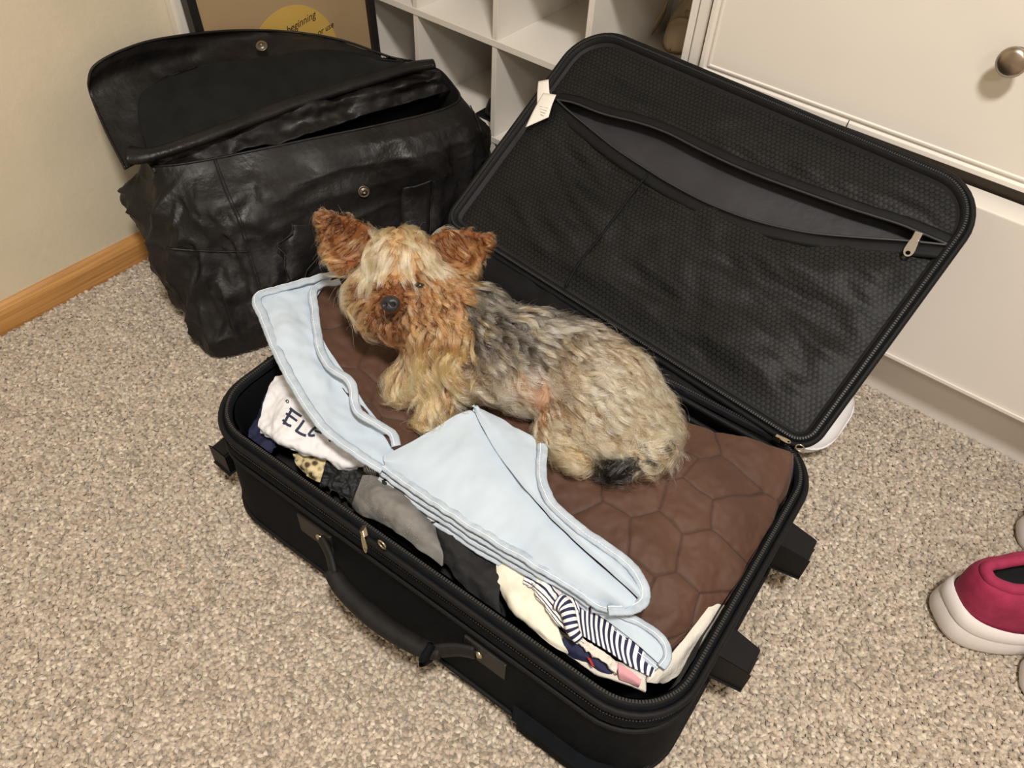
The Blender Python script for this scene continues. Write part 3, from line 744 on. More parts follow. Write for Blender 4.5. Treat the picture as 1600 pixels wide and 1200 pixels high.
flin = sheet('flap_lining', G3w(lin_rows) + np.array([.002, -.002, .004]), M_flin, bg, 60, 40, .003, .002, 10, seed=3)
def disc(name, P, n0, r, th, m, par):
    n0 = n0 / np.linalg.norm(n0); a = np.cross(n0, (0, 0, 1)); a /= np.linalg.norm(a); b = np.cross(n0, a); V = []; ns = 24
    pr = ((r, 0), (r, th * .7), (r * .92, th), (r * .8, th * .8), (r * .42, th * .8), (r * .38, th * 1.3), (r * .22, th * 1.3), (r * .18, th * .5), (.00001, th * .5))
    for q, h in pr:
        for k in range(ns): V.append(P + n0 * h + q * (math.cos(2 * PI * k / ns) * a + math.sin(2 * PI * k / ns) * b))
    return mesh_np(name, V, [(j * ns + k, j * ns + (k + 1) % ns, (j + 1) * ns + (k + 1) % ns, (j + 1) * ns + k) for j in range(len(pr) - 1) for k in range(ns)], m, par)
M_snap = mat('dull_snap_metal', lin((120, 112, 104)), .38, metal=1)
disc('snap', U(409, 72, .376), np.array([.35, -.35, .85]), .0105, .002, M_snap, bg)
p, n0 = on_bag(568, 299, .001); disc('snap', p, n0 * .6 + (CAM - p) * .5, .0105, .0025, M_snap, bg)
# straps: buckle strap with rounded end, and the upright strap behind the dog
def bag_strap(name, L, Rr, off=.006, th=.004, n=24, m=M_lea):
    a = smooth_path([(*p, 0) for p in L], n)[:, :2]; b = smooth_path([(*p, 0) for p in Rr], n)[:, :2]
    rows = []
    for i in range(n):
        row = []
        for t in np.linspace(0, 1, 7):
            q = a[i] * (1 - t) + b[i] * t; P_, n1 = on_bag(q[0], q[1], 0); o_ = off + .004 * math.sin(PI * t)
            row.append(P_ + n1 * o_)
        rows.append(row)
    Q = np.array(rows)
    for _ in range(3): Q[1:-1] = (Q[:-2] + Q[2:] + 2 * Q[1:-1]) / 4
    N0 = grid_normals(Q); s_ = np.sign((N0 * (CAM - Q)).sum(-1))[..., None]
    return sheet_from_grid(name, Q, N0 * s_, th, m, bg)
bag_strap('buckle_strap', [(448, 350), (442, 380), (436, 420), (441, 438)], [(498, 345), (500, 380), (480, 420), (452, 441)], .020)
bag_line('strap_edge', [(448, 348), (442, 380), (436, 418), (441, 437), (452, 441), (480, 420), (499, 380), (498, 345)], .0014, M_lea, 40, .024)
bag_strap('strap', [(628, 290), (624, 310), (624, 345), (622, 380)], [(676, 275), (674, 305), (670, 345), (668, 380)], .010)
bag_line('strap_edge', [(676, 275), (674, 305), (670, 345), (668, 370)], .0016, M_lea, 20, .016)

# ------------------------------------------------------------------ folded blanket
bl = empty('blanket', tuple(U(800, 700, .215)), 'quilted brown blanket with pale blue border folded in the suitcase under the dog', 'blanket')
M_brn = mat('brown_quilting', lin((80, 51, 36)), .7, lin((70, 44, 30)), 9, .35, 70, sheen=.1, bdist=.0012)
nt, b = nodes(M_brn)
at = nt.nodes.new('ShaderNodeAttribute'); at.attribute_name = 'stitch'
mx = nt.nodes.new('ShaderNodeMix'); mx.data_type = 'RGBA'; src = b.inputs['Base Color'].links[0].from_socket
nt.links.new(at.outputs['Fac'], mx.inputs[0]); nt.links.new(src, mx.inputs[6]); mx.inputs[7].default_value = (*lin((44, 27, 20)), 1); nt.links.new(mx.outputs[2], b.inputs['Base Color'])
M_blu = mat('pale_blue_cotton', lin((188, 202, 216)), .75, lin((179, 194, 209)), 12, .3, 60, sheen=.2, bdist=.001)
M_hem = mat('blue_grey_hem', lin((182, 194, 207)), .8, lin((164, 177, 192)), 90, .5, 160, bdist=.001)
M_thr = mat('white_thread', lin((225, 230, 235)), .7)
# quilt cell centres: jittered hexagon grid in world xy
cell = .066; qc = []
for j in range(-2, 16):
    for i in range(-2, 16):
        x = -.95 + (i + .5 * (j % 2)) * cell * 1.05; y = .15 + j * cell * .88
        qc.append((x + .026 * noise.noise(Vector((i * 3.13, j * 1.71, .4))), y + .026 * noise.noise(Vector((i * 1.33, j * 4.17, 5.5)))))
qc = np.array(qc)
def quilt_fn(amp=.0026):
    def fn(Q, N, uu, vv):
        q = Q.reshape(-1, 3)[:, :2]
        q = q + .006 * np.stack([fbm(np.c_[q, np.zeros(len(q))], 14, 2, 11), fbm(np.c_[q, np.zeros(len(q))], 14, 2, 12)], 1)
        a = math.radians(25); q = q @ np.array([[math.cos(a), -math.sin(a)], [math.sin(a), math.cos(a)]]) + [-.05, .12]
        d = np.sqrt(((q[:, None, :] - qc[None]) ** 2).sum(2)); d.sort(axis=1); e = (d[:, 1] - d[:, 0])
        puff = np.clip(e / .022, 0, 1); puff = np.sqrt(1 - (1 - puff) ** 2)
        w = fbm(Q.reshape(-1, 3), 26, 3, 21) * .0035 + fbm(Q.reshape(-1, 3) * [1, 1.6, 1], 9, 2, 31) * .006
        Q = Q + N * (amp * (puff - .6) + w - .0008 * np.clip(1 - e / .003, 0, 1)).reshape(Q.shape[:2])[..., None]
        fn.stitch = np.clip(1.3 - e / .0019, 0, 1) * .8
        return Q
    return fn
def quilt(name, rows, nu, nv, th=.007, amp=.0026):
    f = quilt_fn(amp); o = sheet(name, G3(rows), M_brn, bl, nu, nv, th, fn=f)
    st = np.r_[f.stitch, np.zeros(len(o.data.vertices) - len(f.stitch))].astype(np.float32)
    a = o.data.attributes.new('stitch', 'FLOAT', 'POINT'); a.data.foreach_set('value', st); return o
brown = quilt('brown_panel', [
    [(500, 436, .272), (650, 470, .252), (780, 530, .238), (920, 590, .230), (1050, 655, .226), (1150, 684, .232), (1234, 708, .226)],
    [(488, 500, .272), (640, 545, .246), (760, 600, .238), (890, 660, .236), (1010, 712, .238), (1130, 745, .240), (1222, 770, .214)],
    [(530, 602, .256), (650, 640, .236), (760, 690, .232), (880, 755, .232), (1000, 805, .236), (1105, 835, .232), (1185, 860, .205)],
    [(608, 690, .236), (690, 735, .226), (780, 790, .222), (880, 855, .220), (975, 910, .224), (1060, 940, .218), (1120, 955, .198)],
    [(632, 718, .215), (700, 765, .208), (790, 825, .205), (870, 885, .204), (950, 945, .206), (1010, 985, .202), (1048, 1016, .192)]], 380, 280)
quilt('brown_side', [
    [(1234, 708, .226), (1222, 770, .214), (1185, 860, .205), (1120, 955, .198), (1048, 1016, .192)],
    [(1240, 722, .205), (1226, 788, .195), (1186, 880, .185), (1120, 975, .18), (1050, 1032, .175)],
    [(1236, 740, .18), (1220, 808, .17), (1176, 905, .165), (1112, 990, .16), (1046, 1046, .16)]], 90, 24, .005, .002)
def hem(name, pts, w=.011, m=M_hem, par=None, flat=.42, nrm=(0, 0, 1), n=None):
    """padded hem strip following an edge, with puckers"""
    P = smooth_path([U(*p) for p in pts], n or 90)
    r = w * .55 * (1 + .10 * np.array([noise.noise(Vector((i * .55, 2.2, 0))) for i in range(len(P))]))
    P = P + np.stack([fbm(P, 40, 2, 5) * .0012, fbm(P, 40, 2, 6) * .0012, fbm(P, 60, 2, 7) * .0016], 1)
    V, F = tube_vf(P, r, 10, False, flat, nrm)
    o = mesh_np(name, V, F, m, par or bl)
    # stitches along the middle
    V = []; Fs = []
    T_ = np.gradient(P, axis=0); T_ /= np.linalg.norm(T_, axis=1)[:, None]
    for i in range(1, len(P) - 1):
        c = P[i] + np.array([0, 0, r[i] * flat + .0001]); a = np.cross(T_[i], (0, 0, 1)); a /= np.linalg.norm(a); b0 = len(V)
        for s1, s2 in ((-1, -1), (1, -1), (1, 1), (-1, 1)): V.append(c + T_[i] * .0016 * s1 + a * .0004 * s2 + a * w * .22)
        for s1, s2 in ((-1, -1), (1, -1), (1, 1), (-1, 1)): V.append(c + T_[i] * .0016 * s1 + a * .0004 * s2 + a * w * .22 + np.array([0, 0, .0005]))
        Fs += [(b0 + 4, b0 + 5, b0 + 6, b0 + 7)] + [(b0 + k, b0 + (k + 1) % 4, b0 + 4 + (k + 1) % 4, b0 + 4 + k) for k in range(4)]
    s = mesh_np('hem_stitches', V, Fs, M_thr, o, False); s['kind'] = 'stuff'
    return o
# left blue border
sheet('blue_border', G3([
    [(402, 464, .292), (440, 449, .297), (480, 438, .296), (524, 428, .285)],
    [(415, 500, .290), (445, 487, .294), (470, 478, .290), (494, 470, .282)],
    [(436, 550, .283), (462, 540, .284), (484, 530, .278), (504, 528, .279)],
    [(466, 608, .270), (494, 600, .268), (518, 592, .262), (545, 592, .266)],
    [(505, 664, .255), (532, 655, .250), (556, 650, .246), (576, 640, .252)],
    [(560, 708, .240), (582, 700, .236), (602, 692, .234), (620, 692, .240)],
    [(598, 728, .232), (608, 722, .232), (618, 714, .232), (628, 706, .232)]]), M_blu, bl, 50, 110, .004, .006, 20, seed=41)
hem('hem', [(520, 428, .288), (480, 439, .299), (440, 450, .300), (402, 465, .294), (413, 500, .292), (434, 550, .285), (464, 608, .272), (503, 664, .257), (558, 710, .242), (598, 733, .232)], .012, n=150)
hem('hem', [(532, 441, .283), (493, 450, .290), (492, 490, .287), (499, 540, .283), (515, 572, .279), (548, 597, .273), (558, 640, .264), (590, 663, .254), (613, 678, .248), (619, 698, .240)], .011, n=130)
# central turned-over flap, two leaves with a dark fold between them
A_top = [(598, 712, .238), (640, 690, .247), (690, 663, .252), (736, 641, .258), (756, 672, .256), (782, 712, .252), (812, 752, .250), (850, 800, .248), (900, 850, .246), (958, 900, .244), (997, 941, .238)]
A_bot = [(600, 728, .232), (632, 752, .232), (666, 776, .233), (700, 797, .234), (735, 820, .234), (772, 843, .233), (810, 865, .232), (850, 890, .232), (890, 914, .230), (925, 938, .228), (965, 957, .226)]
def lerp_rows(a, b, n, dz=()):
    out = []
    for k in range(n):
        t = k / (n - 1); z = dz[k] if k < len(dz) else 0
        out.append([tuple(np.array(p) * (1 - t) + np.array(q) * t + np.array([0, 0, z])) for p, q in zip(a, b)])
    return out
sheet('blue_flap', G3(lerp_rows(A_top, A_bot, 5, (0, .004, .006, .004, 0))), M_blu, bl, 140, 60, .005, .0045, 18, seed=52, aniso=((1, 0, 0), (0, .5, 0), (0, 0, 1)))
B_in = [(738, 637, .263), (754, 668, .262), (778, 708, .259), (809, 750, .256), (848, 796, .254), (900, 846, .252), (956, 896, .250), (999, 936, .243)]
B_out = [(744, 634, .262), (800, 664, .258), (846, 694, .254), (846, 742, .254), (862, 785, .254), (908, 826, .253), (972, 872, .250), (1004, 915, .246)]
sheet('blue_flap', G3(lerp_rows(B_in, B_out, 4, (0, .004, .003, 0))), M_blu, bl, 110, 40, .005, .003, 22, seed=61)
hem('hem', [(848, 694, .260), (846, 742, .260), (862, 786, .260), (908, 827, .259), (972, 872, .256), (1003, 908, .250), (1006, 936, .244), (985, 952, .236), (950, 953, .232)], .012, n=110)
hem('hem', A_bot, .011, n=140)
for k, (dy, dz) in enumerate(((9, -.010), (17, -.020), (25, -.031))):
    pts = [(x - dy * .35, y + dy * (1 if i < 8 else .75), z + dz) for i, (x, y, z) in enumerate(A_bot[:-1])]
    hem('hem', pts, .009, n=120)
    if k == 2:
        sheet('blue_layer', G3(lerp_rows([(x, y, z - .006) for x, y, z in A_bot[:-1]], pts, 3)), M_blu, bl, 90, 12, .003, .002, 30)
# lower right end of the border
E_top = [(925, 945, .214), (965, 958, .213), (1005, 975, .211), (1030, 995, .208), (1046, 1018, .204)]
E_bot = [(935, 962, .208), (962, 980, .206), (990, 1002, .204), (1015, 1024, .202), (1034, 1042, .200)]
sheet('blue_border', G3(lerp_rows(E_top, E_bot, 4, (0, .002, .001, 0))), M_blu, bl, 60, 20, .004, .002, 30, seed=71)
hem('hem', [(925, 950, .215), (962, 958, .216), (1006, 976, .213), (1036, 1000, .210), (1043, 1026, .206), (1032, 1043, .203)], .009, n=70)
hem('hem', [(948, 974, .200), (975, 996, .199), (1000, 1020, .198), (1028, 1043, .197)], .008, n=50)

# ------------------------------------------------------------------ clothes packed in the case
grp = 'clothes packed in the suitcase'
def cloth(name, cat, label, rows, m, nu=50, nv=40, th=.003, amp=.006, sc=25, seed=0, fn=None):
    amp *= 1.25; nu = int(nu * 1.3); nv = int(nv * 1.3)
    o = sheet(name, G3(rows), m, None, nu, nv, th, amp, sc, fn, seed)
    return tag(o, label, cat)
M_blk = mat('black_jersey', (.010, .010, .011), .85, bump=.5, bscale=120, bdist=.002)
M_blk2 = mat('black_lace', (.006, .006, .0065), .7, (.022, .022, .024), 150, .8, 160, bdist=.003)
M_wht = mat('white_jersey', lin((224, 224, 228)), .8, bump=.3, bscale=90, bdist=.001)
M_crm = mat('cream_cotton', lin((232, 226, 208)), .8, bump=.3, bscale=50, bdist=.002)
M_nvy = mat('navy_cotton', lin((28, 32, 66)), .8, bump=.4, bscale=200, bdist=.001)
M_fle = mat('white_fleece', lin((214, 208, 198)), .95, bump=.6, bscale=300, bdist=.002)
# fill under everything: dark folded garments
o = cloth('folded_garment', 'clothing', 'black folded garment filling the near left of the suitcase', [
    [(420, 560, .150), (560, 640, .165), (700, 740, .17), (840, 830, .17)],
    [(375, 640, .140), (500, 730, .150), (640, 820, .155), (800, 925, .16)],
    [(362, 700, .120), (480, 800, .125), (600, 880, .13), (780, 990, .14)]], M_blk, 80, 40, .012, .008, 22, 1)
cloth('lace_top', 'clothing', 'black ruched lace garment beside the leopard print piece', [
    [(520, 690, .185), (550, 705, .188), (575, 725, .186), (600, 745, .184)],
    [(505, 720, .182), (530, 738, .186), (560, 752, .184), (585, 770, .18)],
    [(490, 748, .168), (520, 765, .172), (550, 785, .172), (580, 800, .165)]], M_blk2, 50, 40, .008, .008, 60, 3)
# leopard print
def leopard():
    m = mat('leopard_print', lin((214, 196, 152)), .6, bump=.3, bscale=90); nt, b = nodes(m)
    tc = nt.nodes.new('ShaderNodeTexCoord'); v = nt.nodes.new('ShaderNodeTexVoronoi'); v.inputs['Scale'].default_value = 95
    n = nt.nodes.new('ShaderNodeTexNoise'); n.inputs['Scale'].default_value = 120; ad = nt.nodes.new('ShaderNodeMix'); ad.data_type = 'RGBA'; ad.blend_type = 'ADD'; ad.inputs[0].default_value = .012
    r = nt.nodes.new('ShaderNodeValToRGB'); r.color_ramp.interpolation = 'CONSTANT'; e = r.color_ramp.elements
    e[0].position = 0; e[0].color = (*lin((120, 84, 44)), 1); e[1].position = .18; e[1].color = (*lin((26, 18, 14)), 1); k = e.new(.42); k.color = (*lin((214, 196, 152)), 1)
    nt.links.new(tc.outputs['Object'], ad.inputs[6]); nt.links.new(n.outputs['Color'], ad.inputs[7]); nt.links.new(ad.outputs[2], v.inputs['Vector']); nt.links.new(v.outputs['Distance'], r.inputs['Fac']); nt.links.new(r.outputs['Color'], b.inputs['Base Color'])
    return m
cloth('leopard_print_scarf', 'clothing', 'small leopard print garment tucked below the white lettered shirt', [
    [(456, 708, .185), (485, 706, .192), (510, 716, .190)],
    [(462, 724, .184), (486, 728, .191), (506, 734, .188)],
    [(474, 742, .176), (486, 748, .182), (500, 754, .176)]], leopard(), 30, 30, .005, .003, 60, 4)
cloth('navy_shirt', 'clothing', 'navy cloth bunched in the left corner of the suitcase', [
    [(420, 606, .180), (436, 604, .188), (456, 612, .190)],
    [(400, 650, .176), (430, 650, .184), (452, 655, .186)],
    [(386, 690, .170), (402, 700, .178), (425, 706, .174)],
    [(396, 704, .160), (408, 712, .168), (424, 716, .160)]], M_nvy, 40, 50, .006, .006, 40, 6)
shirt_rows = [
    [(432, 590, .212), (450, 584, .218), (470, 592, .222), (492, 622, .226), (520, 655, .226), (545, 685, .222), (568, 708, .208)],
    [(420, 606, .212), (445, 608, .219), (470, 622, .223), (500, 650, .224), (528, 678, .222), (552, 702, .216), (571, 720, .205)],
    [(410, 636, .208), (436, 640, .216), (464, 655, .219), (495, 680, .218), (520, 700, .215), (545, 716, .210), (569, 728, .202)],
    [(402, 664, .200), (425, 676, .208), (450, 690, .212), (480, 702, .210), (508, 716, .207), (535, 726, .204), (560, 732, .198)],
    [(406, 676, .188), (424, 686, .196), (448, 697, .200), (478, 710, .199), (505, 722, .196), (532, 731, .194), (558, 735, .190)]]
shirt = cloth('white_shirt', 'clothing', 'white t-shirt with dark lettering folded at the left end of the suitcase', shirt_rows, M_wht, 110, 80, .004, .0045, 34, 9)
sb = BVHTree.FromPolygons([v.co for v in shirt.data.vertices], [tuple(p.vertices) for p in shirt.data.polygons])
M_navi = mat('navy_ink', lin((44, 48, 72)), .8)
def on_shirt(px, py, off=.0006):
    d = Vector(ray(px, py)).normalized(); h = sb.ray_cast(Vector(CAM), d)
    return np.array(h[0]) - np.array(d) * off if h[0] else None
def stroke(pts, w, name='letter_stroke'):
    P = smooth_path([(*p, 0) for p in pts], 14)[:, :2]; t = np.gradient(P, axis=0); t /= np.linalg.norm(t, axis=1)[:, None]; nn = np.stack([-t[:, 1], t[:, 0]], 1)
    rows = []
    for s in (-1, 1):
        r_ = [on_shirt(*(P[i] + nn[i] * s * w)) for i in range(len(P))]
        rows.append(r_)
    ok = [i for i in range(len(P)) if rows[0][i] is not None and rows[1][i] is not None]
    if len(ok) < 3: return
    V = [rows[s][i] for s in (0, 1) for i in ok]; k = len(ok); F = [(i, i + 1, k + i + 1, k + i) for i in range(k - 1)]
    up = [v + np.array([0, 0, .0006]) for v in V]; F2 = [tuple(2 * k + i for i in f) for f in F]
    mesh_np(name, V + up, F + F2, M_navi, shirt, False)
stroke([(456, 640), (449, 652), (443, 663)], 1.9); stroke([(453, 638), (462, 645), (471, 651)], 1.9); stroke([(447, 646), (456, 652), (464, 658)], 1.7); stroke([(442, 656), (448, 663), (455, 666)], 1.9)
stroke([(475, 657), (468, 667), (462, 674)], 1.9); stroke([(462, 673), (470, 678), (478, 681)], 1.9)
stroke([(502, 668), (494, 668), (487, 673), (482, 680)], 1.8); stroke([(492, 673), (497, 675), (500, 676)], 1.5); stroke([(482, 680), (487, 681), (492, 680)], 1.8)
stroke([(500, 677), (506, 675), (510, 678)], 1.6); stroke([(506, 674), (512, 682), (516, 690)], 1.6)
stroke([(524, 690), (530, 690), (536, 694)], 1.3); stroke([(534, 694), (540, 696), (546, 703)], 1.3); stroke([(541, 694), (546, 697)], 1.2)
stroke([(447, 627), (449, 630)], .7); stroke([(446, 627), (449, 625), (451, 627), (450, 630)], .6)
# small bits: rivet-like bead and striped cloth near the white shirt tip
def stripe_mat(name, rot, scale, duty=.5, a=(30, 32, 70), b_=(232, 230, 228)):
    m = mat(name, lin(a), .8, bump=.3, bscale=200, bdist=.0008); nt, b = nodes(m)
    tc = nt.nodes.new('ShaderNodeUVMap'); mp = nt.nodes.new('ShaderNodeMapping'); mp.inputs['Rotation'].default_value = (0, 0, rot)
    w = nt.nodes.new('ShaderNodeTexWave'); w.inputs['Scale'].default_value = scale; w.inputs['Distortion'].default_value = .6; w.inputs['Detail Scale'].default_value = .4
    r = nt.nodes.new('ShaderNodeValToRGB'); r.color_ramp.interpolation = 'CONSTANT'; r.color_ramp.elements[0].color = (*lin(a), 1); r.color_ramp.elements[1].position = duty; r.color_ramp.elements[1].color = (*lin(b_), 1)
    nt.links.new(tc.outputs['UV'], mp.inputs['Vector']); nt.links.new(mp.outputs['Vector'], w.inputs['Vector']); nt.links.new(w.outputs['Fac'], r.inputs['Fac']); nt.links.new(r.outputs['Color'], b.inputs['Base Color'])
    return m
M_st = stripe_mat('navy_white_stripe', 0, 4.2)
M_st2 = stripe_mat('navy_white_stripe_fine', .3, 3.4)
cloth('striped_sock', 'clothing', 'scrap of navy and white striped cloth between white shirt and grey top', [
    [(566, 724, .196), (584, 728, .199), (604, 740, .196)], [(568, 734, .194), (584, 742, .198), (600, 752, .194)], [(572, 742, .186), (584, 752, .190), (596, 760, .186)]], M_st2, 24, 24, .004, .003, 60, 2)
def glitter():
    m = mat('grey_glitter_jersey', lin((122, 120, 116)), .7, lin((108, 106, 103)), 40, .4, 120, bdist=.001); nt, b = nodes(m)
    tc = nt.nodes.new('ShaderNodeTexCoord'); v = nt.nodes.new('ShaderNodeTexVoronoi'); v.inputs['Scale'].default_value = 620
    mr = nt.nodes.new('ShaderNodeValToRGB'); mr.color_ramp.elements[0].position = .10; mr.color_ramp.elements[0].color = (1, 1, 1, 1); mr.color_ramp.elements[1].position = .16; mr.color_ramp.elements[1].color = (0, 0, 0, 1)
    nt.links.new(tc.outputs['Object'], v.inputs['Vector']); nt.links.new(v.outputs['Distance'], mr.inputs['Fac'])
    n = nt.nodes.new('ShaderNodeTexNoise'); n.inputs['Scale'].default_value = 26; r2 = nt.nodes.new('ShaderNodeValToRGB'); r2.color_ramp.elements[0].position = .52; r2.color_ramp.elements[1].position = .62
    nt.links.new(tc.outputs['Object'], n.inputs['Vector']); nt.links.new(n.outputs['Fac'], r2.inputs['Fac'])
    mu = nt.nodes.new('ShaderNodeMath'); mu.operation = 'MULTIPLY'; nt.links.new(mr.outputs['Color'], mu.inputs[0]); nt.links.new(r2.outputs['Color'], mu.inputs[1])
    mx = nt.nodes.new('ShaderNodeMix'); mx.data_type = 'RGBA'; src = b.inputs['Base Color'].links[0].from_socket
    nt.links.new(mu.outputs[0], mx.inputs[0]); nt.links.new(src, mx.inputs[6]); mx.inputs[7].default_value = (.95, .96, 1, 1); nt.links.new(mx.outputs[2], b.inputs['Base Color'])
    return m
cloth('grey_top', 'clothing', 'grey glittery top rolled at the middle of the near side of the suitcase', [
    [(566, 742, .205), (584, 742, .210), (606, 752, .212), (630, 766, .212), (655, 785, .208), (680, 820, .198)],
    [(558, 760, .206), (580, 768, .216), (604, 776, .220), (628, 788, .220), (656, 808, .214), (686, 842, .200)],
    [(552, 780, .196), (576, 790, .207), (600, 800, .213), (626, 814, .214), (655, 832, .210), (692, 862, .198)],
    [(550, 792, .180), (572, 806, .190), (598, 818, .196), (624, 834, .198), (652, 855, .196), (690, 885, .188)]], glitter(), 70, 50, .006, .003, 30, 12)
cloth('black_top', 'clothing', 'black garment between the grey top and the blue blanket border', [
    [(598, 745, .212), (650, 775, .205), (720, 820, .200), (790, 862, .195)],
    [(600, 756, .212), (655, 792, .206), (730, 850, .200), (785, 890, .195)],
    [(640, 775, .19), (690, 840, .195), (730, 895, .195), (780, 935, .19)],
    [(680, 830, .17), (700, 880, .180), (730, 920, .180), (785, 965, .18)]], M_blk, 70, 50, .008, .007, 24, 15)
cloth('cream_shirt', 'clothing', 'cream cotton shirt folded at the near right of the suitcase', [
    [(776, 866, .200), (800, 872, .206), (830, 890, .206), (860, 910, .202)],
    [(775, 900, .198), (800, 920, .206), (835, 945, .206), (868, 962, .200)],
    [(782, 930, .192), (808, 955, .200), (845, 985, .200), (880, 1005, .194)],
    [(800, 950, .180), (830, 985, .190), (860, 1008, .190), (890, 1024, .184)]], M_crm, 60, 50, .006, .005, 22, 18)
cloth('striped_dress', 'clothing', 'navy and white striped garment folded beneath the lower blanket edge', [
    [(892, 925, .203), (915, 935, .205), (950, 962, .203), (985, 995, .200), (1025, 1040, .196)],
    [(890, 955, .203), (915, 968, .206), (945, 992, .204), (980, 1018, .201), (1022, 1050, .196)],
    [(896, 985, .198), (918, 998, .202), (950, 1018, .200), (985, 1040, .198), (1018, 1058, .194)]], stripe_mat('broad_stripe', 0, 5.2, .5), 60, 40, .005, .003, 26, 21)
cloth('striped_cuff', 'clothing', 'white frilled cuff with fine navy stripes beside cream shirt', [
    [(822, 898, .210), (838, 894, .214), (862, 902, .215), (890, 920, .214), (905, 950, .212)],
    [(818, 912, .208), (836, 920, .216), (858, 935, .217), (884, 958, .215), (905, 985, .212)],
    [(836, 926, .204), (848, 945, .212), (862, 965, .214), (884, 985, .213), (912, 1005, .208)]], stripe_mat('cuff_stripe', 1.1, 2.2, .24), 60, 40, .004, .004, 60, 24)
tube_r = smooth_path([U(*p) for p in ((872, 940, .222), (884, 948, .224), (890, 966, .223), (895, 985, .219), (905, 1000, .214))], 30)
V, F = tube_vf(tube_r, np.linspace(.010, .006, 30), 12, False, .8); o = mesh_np('rolled_sleeve', V, F, stripe_mat('sleeve_stripe', 0, 2.6, .5), None, True, np.stack([np.repeat(np.linspace(0, 1, 30), 12), np.tile(np.linspace(0, 1, 12), 30)], 1))
tag(o, 'rolled navy and white striped sleeve end lying on frilled cuff', 'clothing')
cloth('frilled_hem', 'clothing', 'white lacy hem band running along the striped garment to the case corner', [
    [(898, 990, .206), (925, 1005, .207), (950, 1022, .204), (968, 1040, .200)],
    [(900, 1002, .206), (922, 1018, .207), (945, 1035, .203), (962, 1052, .198)]], M_fle, 50, 10, .004, .003, 90, 27)
cloth('navy_skirt', 'clothing', 'navy cloth with small red and white flash at the front corner', [
    [(880, 995, .194), (900, 1005, .196), (930, 1025, .194), (960, 1046, .190)],
    [(882, 1010, .190), (905, 1024, .192), (930, 1040, .190), (955, 1055, .186)],
    [(888, 1022, .182), (905, 1034, .184), (925, 1044, .182), (950, 1058, .178)]], M_nvy, 40, 20, .004, .002, 40, 30)
M_red = mat('red_print', lin((196, 50, 52)), .7)
cloth('pink_cloth', 'clothing', 'small pale pink cloth peeking out at the near right corner', [
    [(966, 1036, .204), (985, 1048, .203), (1002, 1062, .199)],
    [(966, 1050, .200), (982, 1058, .200), (1000, 1070, .196)],
    [(968, 1062, .192), (984, 1067, .193), (998, 1074, .190)]], mat('pink_cotton', lin((206, 150, 158)), .8), 24, 20, .004, .001, 40, 33)
fl = bpy.data.objects['navy_skirt']
card('red_flash', [U(917, 1026, .1985), U(922, 1028, .1985), U(929, 1042, .196), U(925, 1042, .196)], M_red, fl)
cloth('white_fleece', 'clothing', 'white fleece lining the right end of the suitcase beside the brown quilt', [
    [(1150, 880, .196), (1120, 930, .200), (1075, 990, .200), (1030, 1045, .196), (1010, 1066, .190)],
    [(1165, 878, .188), (1140, 925, .196), (1098, 985, .198), (1052, 1040, .194), (1026, 1068, .188)],
    [(1172, 890, .172), (1146, 945, .180), (1105, 1005, .182), (1062, 1052, .180), (1036, 1070, .176)]], M_fle, 60, 30, .006, .004, 24, 36)
cloth('white_towel', 'towel', 'white cloth spread under the clothes at the near edge of the suitcase', [
    [(800, 930, .172), (850, 965, .178), (920, 1015, .184), (1010, 1050, .186)],
    [(812, 955, .170), (868, 1008, .176), (930, 1050, .186), (1010, 1078, .188)]], M_fle, 40, 14, .006, .003, 24, 37)
# white item behind the lid on the carpet
e1_, e2_ = U(1328, 622, .05), U(1272, 702, .05)
pd = (e1_ - e2_); pl_ = np.linalg.norm(pd); pd /= pl_; pn = np.array([-pd[1], pd[0], 0]); pc = (e1_ + e2_) / 2 + pn * .103; pc[2] = .052
def cushion(n=48, m=20):
    rings = []
    for k in range(m + 1):
        ph_ = -PI / 2 + PI * k / m; rr_ = max(math.cos(ph_), 1e-4) ** .45; z = math.sin(ph_) * .045; row = []
        for i in range(n):
            t = 2 * PI * i / n; u = math.copysign(abs(math.cos(t)) ** .55, math.cos(t)) * .12 * rr_; w = math.copysign(abs(math.sin(t)) ** .55, math.sin(t)) * (pl_ / 2 + .02) * rr_
            row.append(pc + pn * u + pd * w + bz * z * (1 - .25 * (abs(u) / .12) ** 3))
        rings.append(np.array(row))
    return loft_vf(rings, True, True)
V, F = cushion(); V = V + fbm(V, 14, 3, 2)[:, None] * .003; V[:, 2] = np.maximum(V[:, 2], .006)
wp = mesh_np('white_pillow', V, F, M_wht); tag(wp, 'white padded item showing past the lid corner on the carpet', 'pillow')
tube('seam', [pc + pn * .121 * math.copysign(abs(math.cos(t)) ** .55, math.cos(t)) + pd * (pl_ / 2 + .021) * math.copysign(abs(math.sin(t)) ** .55, math.sin(t)) for t in np.linspace(0, 2 * PI, 49)[:-1]], .0016, M_wht, wp, 6, True)

